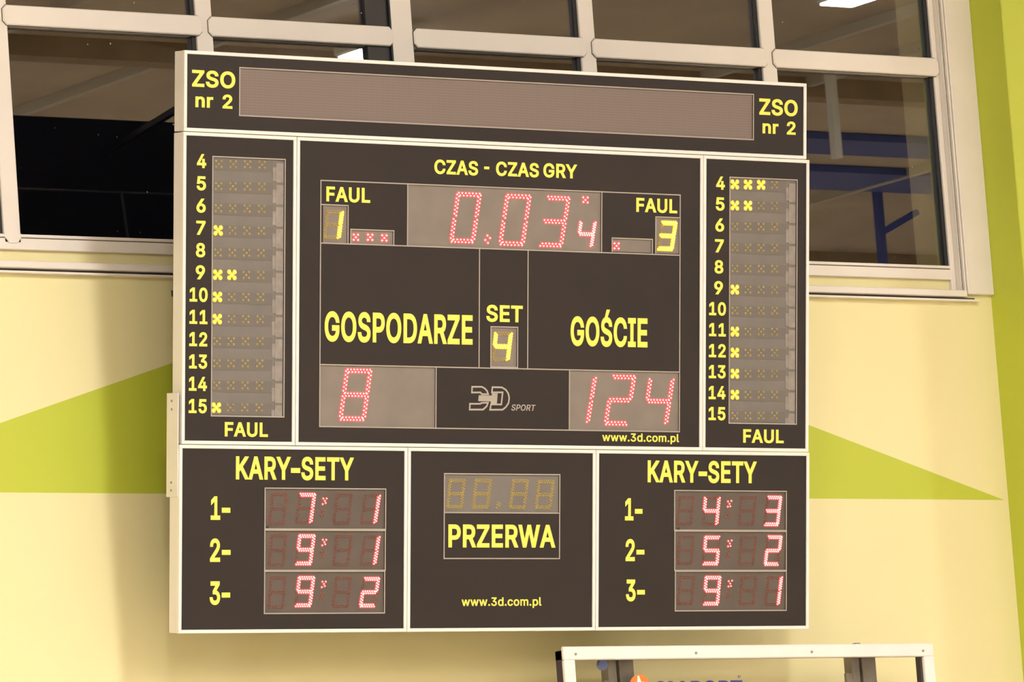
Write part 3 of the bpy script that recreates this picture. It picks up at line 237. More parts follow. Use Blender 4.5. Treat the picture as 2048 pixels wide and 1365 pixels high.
def bold_glyph(ch, bold):
    """triangles of a glyph grown by bold on every side (clean union of its contours)"""
    if (ch, bold) in GCACHE: return GCACHE[(ch, bold)]
    loops = []; raw = []
    for sh in shells(ch):
        for k, s in enumerate(sh): loops.append(contour(s, bold, k > 0)); raw.append(contour(s, 0, k > 0))
        # holes run the other way round so that windings add up
        m = len(sh)
        for k in range(len(loops)-m+1, len(loops)): loops[k] = loops[k][::-1]; raw[k] = raw[k][::-1]
    def wind(p, L):
        w_ = 0
        for lp in L:
            for i in range(len(lp)):
                a, c = lp[i-1], lp[i]
                if (a.y <= p.y) != (c.y <= p.y):
                    xx = a.x+(p.y-a.y)*(c.x-a.x)/(c.y-a.y)
                    if xx > p.x: w_ += 1 if c.y > a.y else -1
        return w_
    def dist(p):
        d = 1e9
        for lp in raw:
            for i in range(len(lp)):
                a, c = lp[i-1], lp[i]; e = c-a; s = max(0, min(1, (p-a).dot(e)/max(e.length_squared, 1e-9))); d = min(d, (p-a-e*s).length)
        return d
    vs = []; es = []
    for lp in loops:
        b0 = len(vs); vs += lp; es += [(b0+i, b0+(i+1) % len(lp)) for i in range(len(lp))]
    r = delaunay_2d_cdt(vs, es, [], 0, 0.01); V = r[0]; F = []
    for f in r[2]:
        c = Vector((0, 0))
        for i in f: c = c+V[i]
        c = c/len(f); inside = wind(c, raw) > 0
        if not inside:
            d = dist(c); inside = d <= bold*.97 or (d < bold*1.7 and wind(c, loops) > 0)
        if inside:
            f = list(f); a = sum(V[f[i]].cross(V[f[(i+1) % len(f)]]) for i in range(len(f))); F.append(f if a > 0 else f[::-1])
    ed = {(f[i], f[(i+1) % len(f)]) for f in F for i in range(len(f))}
    GCACHE[(ch, bold)] = ([(v.x, v.y) for v in V], F, [e for e in ed if (e[1], e[0]) not in ed]); return GCACHE[(ch, bold)]
def word(text, x, z, wid, cap, y, mats, parent, name='lettering', bold=17, shear=0.0, thick=0.0012, track=6):
    """one mesh per word: text fitted to width wid and cap height cap, standing proud of the face at depth y"""
    V = []; F = []; W2 = []; pen = 0
    for ci, ch in enumerate(text):
        gv, gf, gw = bold_glyph(ch, bold); used = {i for f in gf for i in f}; mp = {}
        for i in sorted(used): mp[i] = len(V); V.append(((gv[i][0]+pen)/1000, gv[i][1]/1000, (ci % 2)*.0002))
        F += [[mp[i] for i in f] for f in gf]; W2 += [(mp[a], mp[c]) for a, c in gw]
        pen += GLY[ch][0]+track+bold*0.8
    x0 = min(v[0] for v in V); x1 = max(v[0] for v in V); b = bold/1000
    sx = wid/(x1-x0); sz = cap/(CAP/1000+2*b)
    P = [(x+(v[0]-x0)*sx+shear*(v[1]+b)*sz, z+(v[1]+b)*sz, v[2]) for v in V]; n = len(P)
    me = pydata(name, [(p[0], y-thick-p[2], p[1]) for p in P]+[(p[0], y, p[1]) for p in P], F+[(a, a+n, c+n, c) for a, c in W2])
    return link(name, me, mats, parent)

# ------------------------------------------------------------------ the hall
hall = []
def struct(name, bs, m, **k):
    o = boxes(name, bs, m, **k); o['kind'] = 'structure'; return o
Z = FLOOR
WX0, WX1, WZ0, WZ1 = -10.3, 2.765, 0.345, 2.95
RX = 18; RY = -33
struct('wall_back', [(-RX, 2.92, WALL, WALL+.3, 0, Z+WZ0), (-RX, WX0, WALL, WALL+.3, Z+WZ0, Z+WZ1), (-RX, RX, WALL, WALL+.3, Z+WZ1, Z+CEIL), (WX1, RX, WALL, WALL+.3, Z+WZ0, Z+WZ1), (2.92, RX, WALL, WALL+.3, 0, Z+WZ0)], M_wall)
struct('trim_1', [(2.917, 3.95, 0.29, WALL+.01, 0, Z+CEIL)], M_green, bev=0.004)
tag(bpy.data.objects['trim_1'], 'green painted wall pilaster right of the window')
struct('floor', [(-RX, RX, RY, WALL+.3, -.1, 0)], M_floor)
struct('ceiling', [(-RX, RX, RY, WALL+.3, Z+CEIL, Z+CEIL+.1)], M_ceil)
struct('wall_left', [(-RX-.2, -RX, RY, WALL+.3, 0, Z+CEIL)], M_wallp)
struct('wall_right', [(RX, RX+.2, RY, WALL+.3, 0, Z+CEIL)], M_wallp)
struct('wall_front', [(-RX, RX, RY-.2, RY, 0, Z+CEIL)], M_wallp)
struct('trim_2', [(-RX, RX, y, y+.16, Z+CEIL-.12, Z+CEIL) for y in (-5.2, -8.9, -14.5, -20)], M_beam)
struct('trim_3', [(x, x+.05, RY, WALL, Z+CEIL-.06, Z+CEIL) for x in (1.5, 3.6, 5.0, 8.6, 9.4, 12.2, 15)], M_pipe)

# ------------------------------------------------------------------ ribbon window
win = empty('window_1', (0, 0, Z)); win['kind'] = 'structure'
GX = [-1.892-.9375*k for k in range(9, 0, -1)]+[-1.892, -0.953, -0.011, 0.910, 1.843, 2.7353]
N0 = len(GX)-1
GW = [0.086]*len(GX); GW[N0-3] = 0.115; GW[N0] = 0.0365
FY = WALL+.025   # front of the profiles
GY = .572        # pane
def mull(i):
    x = GX[i]; h = GW[i]/2; zb = 0.44 if i < N0 else 0.365
    boxes('mullion', [(x-h+.012, x+h, FY, GY+.05, zb+.025, WZ1)], M_frame, win, bev=.003)
    if i < N0:
        prism('mullion_foot', [(x-h+.012, zb+.06), (x-h+.012, zb+.048), (x-h+.03, zb+.024), (x+h-.018, zb+.024), (x+h, zb+.048), (x+h, zb+.06)], FY-.004, FY+.01, M_frame, win)
    boxes('gasket', [(x-h-.006, x-h+.012, FY+.012, GY+.03, 0.49, WZ1)], M_rubber, win)
    if i == N0-3:
        boxes('gasket', [(x-h+.004, x-h+.012, FY-.001, FY+.02, 0.44, WZ1)], M_rubber, win)
        boxes('dark_post', [(x-h-.105, x-h-.004, GY-.02, GY-.001, 0.49, WZ1)], M_post, win)
for i in range(len(GX)): mull(i)
JX = 2.727
boxes('frame_rail', [(WX0, 2.7285, FY, GY+.05, 0.4395, 0.4835), (WX0, JX, FY-.003, FY+.01, 0.487, 0.499)], M_frame, win, bev=.002)
boxes('seam', [(WX0, JX, FY+.002, FY+.02, 0.483, 0.4875)], M_seam, win)
boxes('frame_rail', [(WX0, WX1, FY, GY+.05, 2.88, WZ1)], M_frame, win)
for i in range(N0):
    xa = GX[i]+GW[i]/2; xb = GX[i+1]-GW[i+1]/2+.012
    for zt in ((1.318, 1.397), (2.19, 2.27)):
        o0, o1 = xa-.022, xb+.022
        if i == N0-4: o1 = xb
        if i == N0-3: o0 = xa
        if i == N0-1: o1 = xb+.022
        z0, z1 = zt; c = .016
        def octo(g): return [(o0+c-g*.4, z0-g), (o1-c+g*.4, z0-g), (o1+g, z0+c-g*.4), (o1+g, z1-c+g*.4), (o1-c+g*.4, z1+g), (o0+c-g*.4, z1+g), (o0-g, z1-c+g*.4), (o0-g, z0+c-g*.4)]
        prism('transom', octo(0), FY-.010, GY+.04, M_frame, win, bev=.004)
        prism('transom_gasket', octo(.0022), FY-.0025, FY+.004, M_seam, win)
    for (z0, z1) in ((0.49, 1.325), (1.39, 2.20), (2.26, 2.90)):
        boxes('pane', [(xa-.02, xb+.02, GY, GY+.012, z0, z1)], M_glass, win)
boxes('casing', [(2.776, 2.917, WALL-.024, WALL+.02, 0.371, WZ1)], M_frame, win, bev=.003)
boxes('casing', [(2.764, 2.773, WALL-.016, WALL+.02, 0.366, WZ1), (2.7545, 2.758, WALL-.006, GY+.02, 0.386, WZ1)], M_frame, win)
boxes('seam', [(2.758, 2.764, WALL-.002, WALL+.03, 0.366, WZ1), (2.773, 2.776, WALL-.013, WALL+.02, 0.366, WZ1)], M_rubber, win)
boxes('sill_backing', [(WX0, 2.753, WALL+.045, GY+.05, 0.385, 0.442)], M_sillb, win)
boxes('window_sill', [(WX0, 2.762, WALL-.034, GY+.05, 0.358, 0.386)], M_frame, win, bev=.003)
boxes('sill_gap', [(WX0, 2.822, WALL-.004, WALL+.02, 0.347, 0.358)], M_seam, win)
boxes('sill_bead', [(WX0, 2.826, WALL-.030, WALL+.02, 0.339, 0.347)], M_frame, win)

# ------------------------------------------------------------------ scoreboard
TILT = math.radians(7.7701)
DATA = {'top':{'win':[(-1.2425,0.8726,1.22,1.0559)],'txt':[('ZSO',-1.4577,0.9743,0.1948,0.0639),('nr 2',-1.4418,0.8965,0.1664,0.0534),('ZSO',1.2494,0.9755,0.1951,0.0659),('nr 2',1.2662,0.9004,0.1681,0.0531)]},'left':{'win':[(-1.3619,-0.2769,-1.0332,0.7116)],'txt':[('FAUL',-1.3008,-0.3546,0.1952,0.055),('4',-1.4334,0.6654,0.0416,0.0539),('5',-1.4339,0.5805,0.0416,0.0538),('6',-1.4344,0.4956,0.0416,0.0538),('7',-1.4349,0.4108,0.0416,0.0538),('8',-1.4355,0.3259,0.0416,0.0538),('9',-1.436,0.2411,0.0416,0.0538),('10',-1.4629,0.1561,0.0808,0.0538),('11',-1.4631,0.0714,0.0808,0.0538),('12',-1.4633,-0.0134,0.0808,0.0538),('13',-1.4634,-0.0981,0.0808,0.0538),('14',-1.4636,-0.1828,0.0808,0.0537),('15',-1.4638,-0.2675,0.0808,0.0537)],'led':[(0,-1.3328,0.6839),(0,-1.2679,0.6853),(0,-1.2026,0.6867),(0,-1.1367,0.688),(0,-1.3332,0.5993),(0,-1.2685,0.6007),(0,-1.2033,0.602),(0,-1.1374,0.6033),(0,-1.3336,0.5148),(0,-1.269,0.516),(0,-1.2039,0.5173),(0,-1.138,0.5186),(1,-1.334,0.4302),(0,-1.2696,0.4314),(0,-1.2045,0.4327),(0,-1.1387,0.4339),(0,-1.3344,0.3457),(0,-1.2701,0.3468),(0,-1.2051,0.348),(0,-1.1393,0.3493),(1,-1.3349,0.2611),(1,-1.2707,0.2623),(0,-1.2057,0.2634),(0,-1.14,0.2646),(1,-1.3353,0.1766),(0,-1.2712,0.1777),(0,-1.2064,0.1788),(0,-1.1406,0.18),(1,-1.3357,0.0922),(0,-1.2718,0.0932),(0,-1.207,0.0943),(0,-1.1413,0.0954),(0,-1.3361,0.0077),(0,-1.2723,0.0087),(0,-1.2076,0.0097),(0,-1.1419,0.0108),(0,-1.3365,-0.0768),(0,-1.2729,-0.0758),(0,-1.2082,-0.0748),(0,-1.1426,-0.0738),(0,-1.3369,-0.1612),(0,-1.2734,-0.1603),(0,-1.2088,-0.1593),(0,-1.1432,-0.1584),(1,-1.3374,-0.2456),(0,-1.274,-0.2447),(0,-1.2095,-0.2438),(0,-1.1439,-0.2429)]},'right':{'win':[(1.1023,-0.2735,1.4434,0.7173)],'txt':[('FAUL',1.1736,-0.3515,0.2051,0.0545),('4',1.0329,0.6653,0.044,0.0535),('5',1.0313,0.5809,0.044,0.0535),('6',1.0296,0.4964,0.044,0.0535),('7',1.028,0.412,0.044,0.0535),('8',1.0264,0.3276,0.044,0.0535),('9',1.0248,0.2432,0.0439,0.0535),('10',0.9999,0.1587,0.0841,0.0534),('11',0.9997,0.0744,0.0841,0.0534),('12',0.9996,-0.0099,0.0841,0.0534),('13',0.9995,-0.0942,0.0841,0.0534),('14',0.9994,-0.1784,0.0841,0.0534),('15',0.9993,-0.2627,0.0841,0.0534)],'led':[(1,1.1295,0.689),(1,1.1957,0.6904),(1,1.2623,0.6919),(0,1.3304,0.6933),(1,1.1299,0.6041),(1,1.1961,0.6055),(0,1.2627,0.6069),(0,1.3307,0.6084),(0,1.1303,0.5193),(0,1.1964,0.5207),(0,1.263,0.522),(0,1.3311,0.5234),(0,1.1307,0.4345),(0,1.1968,0.4358),(0,1.2634,0.4371),(0,1.3315,0.4384),(0,1.1311,0.3497),(0,1.1972,0.3509),(0,1.2638,0.3522),(0,1.3318,0.3535),(1,1.1314,0.2649),(0,1.1976,0.2661),(0,1.2642,0.2673),(0,1.3322,0.2685),(0,1.1318,0.1802),(0,1.198,0.1813),(0,1.2645,0.1824),(0,1.3326,0.1836),(1,1.1322,0.0954),(0,1.1983,0.0965),(0,1.2649,0.0976),(0,1.3329,0.0987),(1,1.1326,0.0107),(0,1.1987,0.0117),(0,1.2653,0.0127),(0,1.3333,0.0138),(1,1.133,-0.0741),(0,1.1991,-0.0731),(0,1.2656,-0.0721),(0,1.3337,-0.0711),(1,1.1334,-0.1588),(0,1.1995,-0.1578),(0,1.266,-0.1569),(0,1.334,-0.1559),(0,1.1337,-0.2435),(0,1.1998,-0.2426),(0,1.2664,-0.2417),(0,1.3344,-0.2408)]},'centre':{'box':[(-0.8687,-0.3114,0.8537,0.6371)],'h':[0.3956,-0.0727],'v':[[-0.4648,0.4662],[-0.1232,0.1095],[-0.3268,0.3123]],'small':{'fl':(-0.8598,0.3922,-0.7424,0.5441),'dl':(-0.7291,0.3932,-0.529,0.4525),'dr':(0.5179,0.3987,0.716,0.4552),'fr':(0.7326,0.3986,0.8548,0.5456),'st':(-0.067,-0.0681,0.061,0.09)},'txt':[('CZAS',-0.3398,0.681,0.2071,0.0559),('-',-0.1034,0.6825,0.0244,0.0588),('CZAS',-0.0467,0.6836,0.2058,0.0559),('GRY',0.1811,0.6853,0.1643,0.0558),('FAUL',-0.8436,0.5572,0.2031,0.0576),('FAUL',0.6358,0.5629,0.2025,0.0563),('SET',-0.0898,0.1097,0.1745,0.0658),('GOSPODARZE',-0.8479,0.0173,0.6928,0.1155),('GOŚCIE',0.3168,0.023,0.3765,0.1161),('www.3d.com.pl',0.4731,-0.3529,0.379,0.0324),('/SPORT',0.0347,-0.2374,0.1174,0.024)],'dig':[('abcdef','r',0,(-0.2257,0.6136),(-0.1182,0.6072),(-0.2635,0.4221),(-0.1465,0.4134)),('abcdef','r',0,(0.0069,0.6113),(0.1228,0.6102),(-0.0277,0.4152),(0.0892,0.412)),('abcdg','r',0,(0.1996,0.6104),(0.3127,0.6091),(0.1647,0.4142),(0.2736,0.4137)),('bcfg','r',2,(0.3643,0.5161),(0.4395,0.5184),(0.3453,0.4153),(0.4217,0.4175)),('abcdefg','r',0,(-0.7445,-0.0866),(-0.6277,-0.0917),(-0.7765,-0.2821),(-0.6575,-0.2865)),('bc','r',0,(0.334,-0.0952),(0.4448,-0.0974),(0.298,-0.2838),(0.4086,-0.2838)),('abged','r',0,(0.5243,-0.0907),(0.636,-0.0933),(0.4863,-0.2873),(0.6006,-0.2859)),('bcfg','r',0,(0.7089,-0.098),(0.8272,-0.096),(0.6734,-0.2849),(0.7943,-0.2834)),('bcfg','y',1,(-0.043,0.0673),(0.0356,0.0683),(-0.0574,-0.0416),(0.0199,-0.0412)),('bc','y',1,(-0.8378,0.5214),(-0.7629,0.5201),(-0.8514,0.4164),(-0.7799,0.4148)),('abcdg','y',1,(0.7655,0.5276),(0.8368,0.5256),(0.7431,0.4162),(0.8195,0.4163))],'led':[(1,'r',-0.7038,0.4225),(1,'r',-0.6374,0.4244),(1,'r',-0.5714,0.4236),(1,'r',0.5416,0.4241)],'dots':[[(1,'r',-0.0845,0.4473),(1,'r',-0.0717,0.4377),(1,'r',-0.0942,0.4298),(1,'r',-0.0814,0.4185)],[(1,'r',0.3775,0.6121),(1,'r',0.399,0.612),(1,'r',0.388,0.6023),(1,'r',0.3786,0.5942),(1,'r',0.3991,0.5924)]],'logo':[[(-0.1558,-0.1474),(-0.1098,-0.1466),(-0.0951,-0.1528),(-0.0845,-0.1626),(-0.0786,-0.175),(-0.1092,-0.1755),(-0.1159,-0.1686),(-0.1567,-0.1697)],[(-0.1659,-0.214),(-0.1167,-0.2133),(-0.1104,-0.2098),(-0.079,-0.2081),(-0.0863,-0.2228),(-0.103,-0.2356),(-0.1668,-0.2365)],[(-0.059,-0.1472),(-0.0132,-0.1473),(0.0058,-0.1569),(0.0175,-0.1713),(0.0218,-0.1885),(0.0184,-0.2084),(0.0062,-0.2241),(-0.0095,-0.2347),(-0.0694,-0.2359),(-0.0653,-0.2148),(-0.0159,-0.2144),(-0.0099,-0.1669),(-0.0614,-0.1677)]],'bars':[[(-0.1242,-0.183),(-0.0351,-0.1816)],[(-0.1248,-0.1876),(-0.035,-0.1863)],[(-0.1254,-0.1923),(-0.0356,-0.1909)],[(-0.126,-0.1969),(-0.036,-0.1956)],[(-0.1262,-0.2014),(-0.0364,-0.2001)],[(-0.0614,-0.1739),(-0.034,-0.1735)],[(-0.0618,-0.1777),(-0.0344,-0.1773)],[(-0.0664,-0.2053),(-0.037,-0.2049)],[(-0.067,-0.2097),(-0.0376,-0.2092)]]},'mid':{'box':[(-0.2848,-0.8188,0.2675,-0.4879)],'h':[-0.6398],'txt':[('PRZERWA',-0.265,-0.7758,0.5123,0.0901),('www.3d.com.pl',-0.2007,-1.0043,0.382,0.0333)],'dig':[('','y',1,(-0.2585,-0.511),(-0.1846,-0.5104),(-0.2719,-0.6221),(-0.198,-0.6217)),('','y',1,(-0.1345,-0.5101),(-0.0602,-0.5095),(-0.1487,-0.6215),(-0.0748,-0.6211)),('','y',1,(0.0439,-0.5097),(0.1176,-0.5105),(0.0272,-0.6219),(0.1028,-0.6215)),('','y',1,(0.1676,-0.5121),(0.2418,-0.5128),(0.1515,-0.6213),(0.2269,-0.6219))],'dots':[[(0,'y',-0.0275,-0.5994),(0,'y',-0.0174,-0.6033),(0,'y',-0.0294,-0.6083),(0,'y',-0.0201,-0.6126),(0,'y',-0.0334,-0.6209)]]},'bl':{'win':[(-1.1165,-0.7063,-0.5603,-0.5501),(-1.1166,-0.8648,-0.5613,-0.7109),(-1.1165,-1.0299,-0.5633,-0.8685)],'txt':[('KARY-SETY',-1.2495,-0.518,0.5402,0.0886),('1-',-1.3621,-0.6727,0.0879,0.09),('2-',-1.3643,-0.8326,0.0924,0.0884),('3-',-1.3646,-0.9955,0.0919,0.0893)],'dig':[('','r',1,(-1.0841,-0.5704),(-1.0119,-0.5699),(-1.0953,-0.6898),(-1.0265,-0.6895)),('abc','r',1,(-0.9568,-0.5701),(-0.8841,-0.5719),(-0.9729,-0.6837),(-0.9023,-0.6834)),('','r',1,(-0.7848,-0.5701),(-0.7123,-0.5708),(-0.801,-0.6859),(-0.7285,-0.6867)),('bc','r',1,(-0.6558,-0.5721),(-0.5828,-0.5734),(-0.6735,-0.6837),(-0.6053,-0.6834)),('','r',1,(-1.0851,-0.7284),(-1.0128,-0.7282),(-1.0963,-0.8477),(-1.0274,-0.8477)),('abcdfg','r',1,(-0.9578,-0.7286),(-0.8851,-0.7306),(-0.9739,-0.8421),(-0.9033,-0.8421)),('','r',1,(-0.7859,-0.7292),(-0.7133,-0.7302),(-0.802,-0.8449),(-0.7295,-0.846)),('bc','r',1,(-0.6568,-0.7317),(-0.5838,-0.7332),(-0.6745,-0.8432),(-0.6064,-0.8432)),('','r',1,(-1.086,-0.8886),(-1.0138,-0.8887),(-1.0972,-1.0078),(-1.0284,-1.0081)),('abcdfg','r',1,(-0.9588,-0.8893),(-0.8861,-0.8916),(-0.9748,-1.0027),(-0.9042,-1.0029)),('','r',1,(-0.7868,-0.8906),(-0.7143,-0.8918),(-0.803,-1.0061),(-0.7305,-1.0075)),('abged','r',1,(-0.6578,-0.8935),(-0.5849,-0.8953),(-0.6755,-1.0049),(-0.6074,-1.0051))],'dots':[[(1,'r',-0.8476,-0.5886),(1,'r',-0.8321,-0.5885),(1,'r',-0.8502,-0.61),(1,'r',-0.8367,-0.6054),(1,'r',-0.8408,-0.5975)],[(0,'r',-0.8541,-0.6354),(0,'r',-0.8406,-0.6353),(0,'r',-0.8587,-0.6551),(0,'r',-0.8452,-0.6539),(0,'r',-0.8499,-0.6449)],[(1,'r',-0.8486,-0.7474),(1,'r',-0.8331,-0.7474),(1,'r',-0.8512,-0.7689),(1,'r',-0.8377,-0.7643),(1,'r',-0.8418,-0.7564)],[(0,'r',-0.8551,-0.7942),(0,'r',-0.8416,-0.7942),(0,'r',-0.8597,-0.8139),(0,'r',-0.8462,-0.8128),(0,'r',-0.8509,-0.8038)],[(1,'r',-0.8496,-0.9085),(1,'r',-0.8341,-0.9085),(1,'r',-0.8522,-0.9299),(1,'r',-0.8387,-0.9254),(1,'r',-0.8428,-0.9175)],[(0,'r',-0.856,-0.9552),(0,'r',-0.8425,-0.9553),(0,'r',-0.8606,-0.9749),(0,'r',-0.8471,-0.9738),(0,'r',-0.8519,-0.9648)]]},'br':{'win':[(0.8315,-0.7046,1.3939,-0.5462),(0.8335,-0.8657,1.3945,-0.7084),(0.8368,-1.0275,1.3947,-0.8693)],'txt':[('KARY-SETY',0.6974,-0.5146,0.5459,0.0877),('1-',0.5863,-0.667,0.0857,0.0887),('2-',0.5901,-0.8289,0.0924,0.0874),('3-',0.5928,-0.9881,0.0926,0.0864)],'dig':[('','r',1,(0.8568,-0.5701),(0.932,-0.5697),(0.845,-0.6826),(0.9201,-0.6823)),('bcfg','r',1,(0.9847,-0.5723),(1.0604,-0.57),(0.9728,-0.6833),(1.0477,-0.683)),('','r',1,(1.1673,-0.5682),(1.2435,-0.5677),(1.153,-0.6832),(1.2307,-0.6829)),('abcdg','r',1,(1.3007,-0.5686),(1.3714,-0.567),(1.2841,-0.6839),(1.3548,-0.6836)),('','r',1,(0.859,-0.7287),(0.9342,-0.7285),(0.8472,-0.8411),(0.9223,-0.8411)),('acdfg','r',1,(0.987,-0.7313),(1.0626,-0.7294),(0.975,-0.8423),(1.0499,-0.8422)),('','r',1,(1.1695,-0.7279),(1.2457,-0.7277),(1.1552,-0.8428),(1.2329,-0.8428)),('abged','r',1,(1.3029,-0.7288),(1.3736,-0.7274),(1.2863,-0.844),(1.3569,-0.844)),('','r',1,(0.862,-0.8891),(0.9372,-0.8892),(0.8501,-1.0014),(0.9253,-1.0016)),('abcdfg','r',1,(0.9899,-0.8921),(1.0655,-0.8904),(0.978,-1.003),(1.0528,-1.0032)),('','r',1,(1.1724,-0.8894),(1.2486,-0.8894),(1.1581,-1.0042),(1.2358,-1.0044)),('bc','r',1,(1.3058,-0.8907),(1.3765,-0.8896),(1.2892,-1.0058),(1.3599,-1.0061))],'dots':[[(1,'r',1.1009,-0.5886),(1,'r',1.1179,-0.5862),(1,'r',1.0996,-0.6098),(1,'r',1.1121,-0.608),(1,'r',1.1084,-0.598)],[(0,'r',1.096,-0.6334),(0,'r',1.1085,-0.6298),(0,'r',1.0924,-0.6522),(0,'r',1.1049,-0.651),(0,'r',1.0997,-0.6416)],[(1,'r',1.1031,-0.7481),(1,'r',1.1201,-0.7457),(1,'r',1.1018,-0.7693),(1,'r',1.1143,-0.7675),(1,'r',1.1106,-0.7575)],[(0,'r',1.0982,-0.7928),(0,'r',1.1107,-0.7893),(0,'r',1.0946,-0.8117),(0,'r',1.1071,-0.8105),(0,'r',1.1019,-0.8011)],[(1,'r',1.1061,-0.9093),(1,'r',1.123,-0.907),(1,'r',1.1047,-0.9305),(1,'r',1.1172,-0.9287),(1,'r',1.1135,-0.9187)],[(0,'r',1.1011,-0.954),(0,'r',1.1136,-0.9505),(0,'r',1.0975,-0.9728),(0,'r',1.1101,-0.9717),(0,'r',1.1049,-0.9622)]]}}
RECT = {'top': (-1.496, .802, 1.489, 1.1125), 'left': (-1.4975, -.387, -.982, .802), 'centre': (-.982, -.387, .967, .802),
        'right': (.967, -.387, 1.5045, .802), 'bl': (-1.507, -1.105, -.460, -.387), 'mid': (-.460, -1.105, .4415, -.387), 'br': (.4415, -1.105, 1.5095, -.387)}
LIP = .0136; LD = .005; DEP = .072
LAB = {'top': 'long top cabinet of scoreboard with blank ticker strip between two ZSO nr 2 captions',
       'left': 'left scoreboard cabinet numbered 4 to 15 with five rows of amber foul lamps lit',
       'centre': 'large central scoreboard cabinet with red game clock, team names and scores 8 and 124',
       'right': 'right scoreboard cabinet numbered 4 to 15 with top amber foul row three lit',
       'bl': 'bottom left scoreboard cabinet KARY-SETY with red set results 7 1, 9 1, 9 2',
       'mid': 'bottom middle scoreboard cabinet PRZERWA with unlit amber break timer',
       'br': 'bottom right scoreboard cabinet KARY-SETY with red set results 4 3, 5 2, 9 1'}
NAME = {'top': 'ticker_cabinet', 'left': 'player_foul_cabinet', 'centre': 'main_score_cabinet', 'right': 'player_foul_cabinet', 'bl': 'set_result_cabinet', 'mid': 'break_timer_cabinet', 'br': 'set_result_cabinet'}
def led_verts(x, z, r, y, ring=1.5):
    c = .68 if ring < 1.9 else .92
    """a domed LED: flat lens collar (widened on lit LEDs to imitate their glow halo) with a rounded core standing in it; returns verts, faces, material ids"""
    V = []; F = []; mi = []; n = 8
    rings = ((r*ring, 0.0), (r*ring, -.0010), (r*c, -.0016), (r*c*.9, -.0034), (r*c*.5, -.0046))
    for rr, dy in rings: V += [(x+rr*math.cos(2*math.pi*k/n), y+dy, z+rr*math.sin(2*math.pi*k/n)) for k in range(n)]
    for j in range(len(rings)-1):
        for k in range(n):
            F.append((j*n+k, j*n+(k+1) % n, (j+1)*n+(k+1) % n, (j+1)*n+k)); mi.append(0 if j < 2 else 1)
    F.append(tuple((len(rings)-1)*n+k for k in range(n))); mi.append(1)
    return V, F, mi
def leds(name, pts, r, y, on, col, parent, loc=(0, 0, 0), ring=1.5):
    V = []; F = []; mi = []
    for x, z in pts:
        v, f, m_ = led_verts(x, z, r, y, ring if on else 1.25); b = len(V); V += v; F += [tuple(b+i for i in q) for q in f]; mi += m_
    mats = ([M_rr, M_rc] if col == 'r' else [M_yr, M_yc]) if on else ([M_ro, M_ro] if col == 'r' else [M_yo, M_yo])
    return link(name, pydata(name, V, F, mi), mats, parent, loc)
def digit(d, ox, oz, y, parent):
    on, col, size, TL, TR, BL, BR = d
    ex = Vector(((TR[0]-TL[0]+BR[0]-BL[0])/2, 0)); h = (TL[1]+TR[1]-BL[1]-BR[1])/2; lean = (TL[0]+TR[0]-BL[0]-BR[0])/2
    x0 = (BL[0]+BR[0])/2-ex.x/2-ox; z0 = (BL[1]+BR[1])/2-oz; wv = ex.x
    D = empty('digit', (0, 0, 0)); D.parent = parent
    pitch, gap, r = ((.0163, .0098, .0043), (.0108, .0074, .0031), (.0112, .0078, .0036))[size]
    if col == 'y': r *= 1.12
    def P(u, v): return (x0+u*wv+lean*v, z0+v*h)
    nh = max(4, round(wv*.9/pitch)+1); nv = max(4, round(h*.5*.86/(pitch*1.0))+1)
    gu = gap/wv; gv = gap/h
    def hor(v0, inner):
        a = [P(.06+.88*i/(nh-1), v0) for i in range(nh)]; b_ = [P(.06+.88*(i+.5)/(nh-1), v0+inner*gv) for i in range(nh-1)]
        return a+b_
    def ver(u0, inner, va, vb):
        return [P(u0, va+(vb-va)*i/(nv-.5)) for i in range(nv)]+[P(u0+inner*gu, va+(vb-va)*(i+.5)/(nv-.5)) for i in range(nv)]
    seg = {'a': hor(1, -1), 'g': hor(.5+gv/2, -1), 'd': hor(0, 1), 'b': ver(1, -1, .965, .535), 'c': ver(1, -1, .465, .035), 'f': ver(0, 1, .965, .535), 'e': ver(0, 1, .465, .035)}
    for k in 'abcdefg':
        lit = k in on
        if size in (0, 2) and not lit: continue
        leds('led_segment', seg[k], r if lit else r*(.72 if col == 'r' else .9), y, lit, col, D, ring=1.5 if size == 0 else 1.95)
    return D
ACC = {}
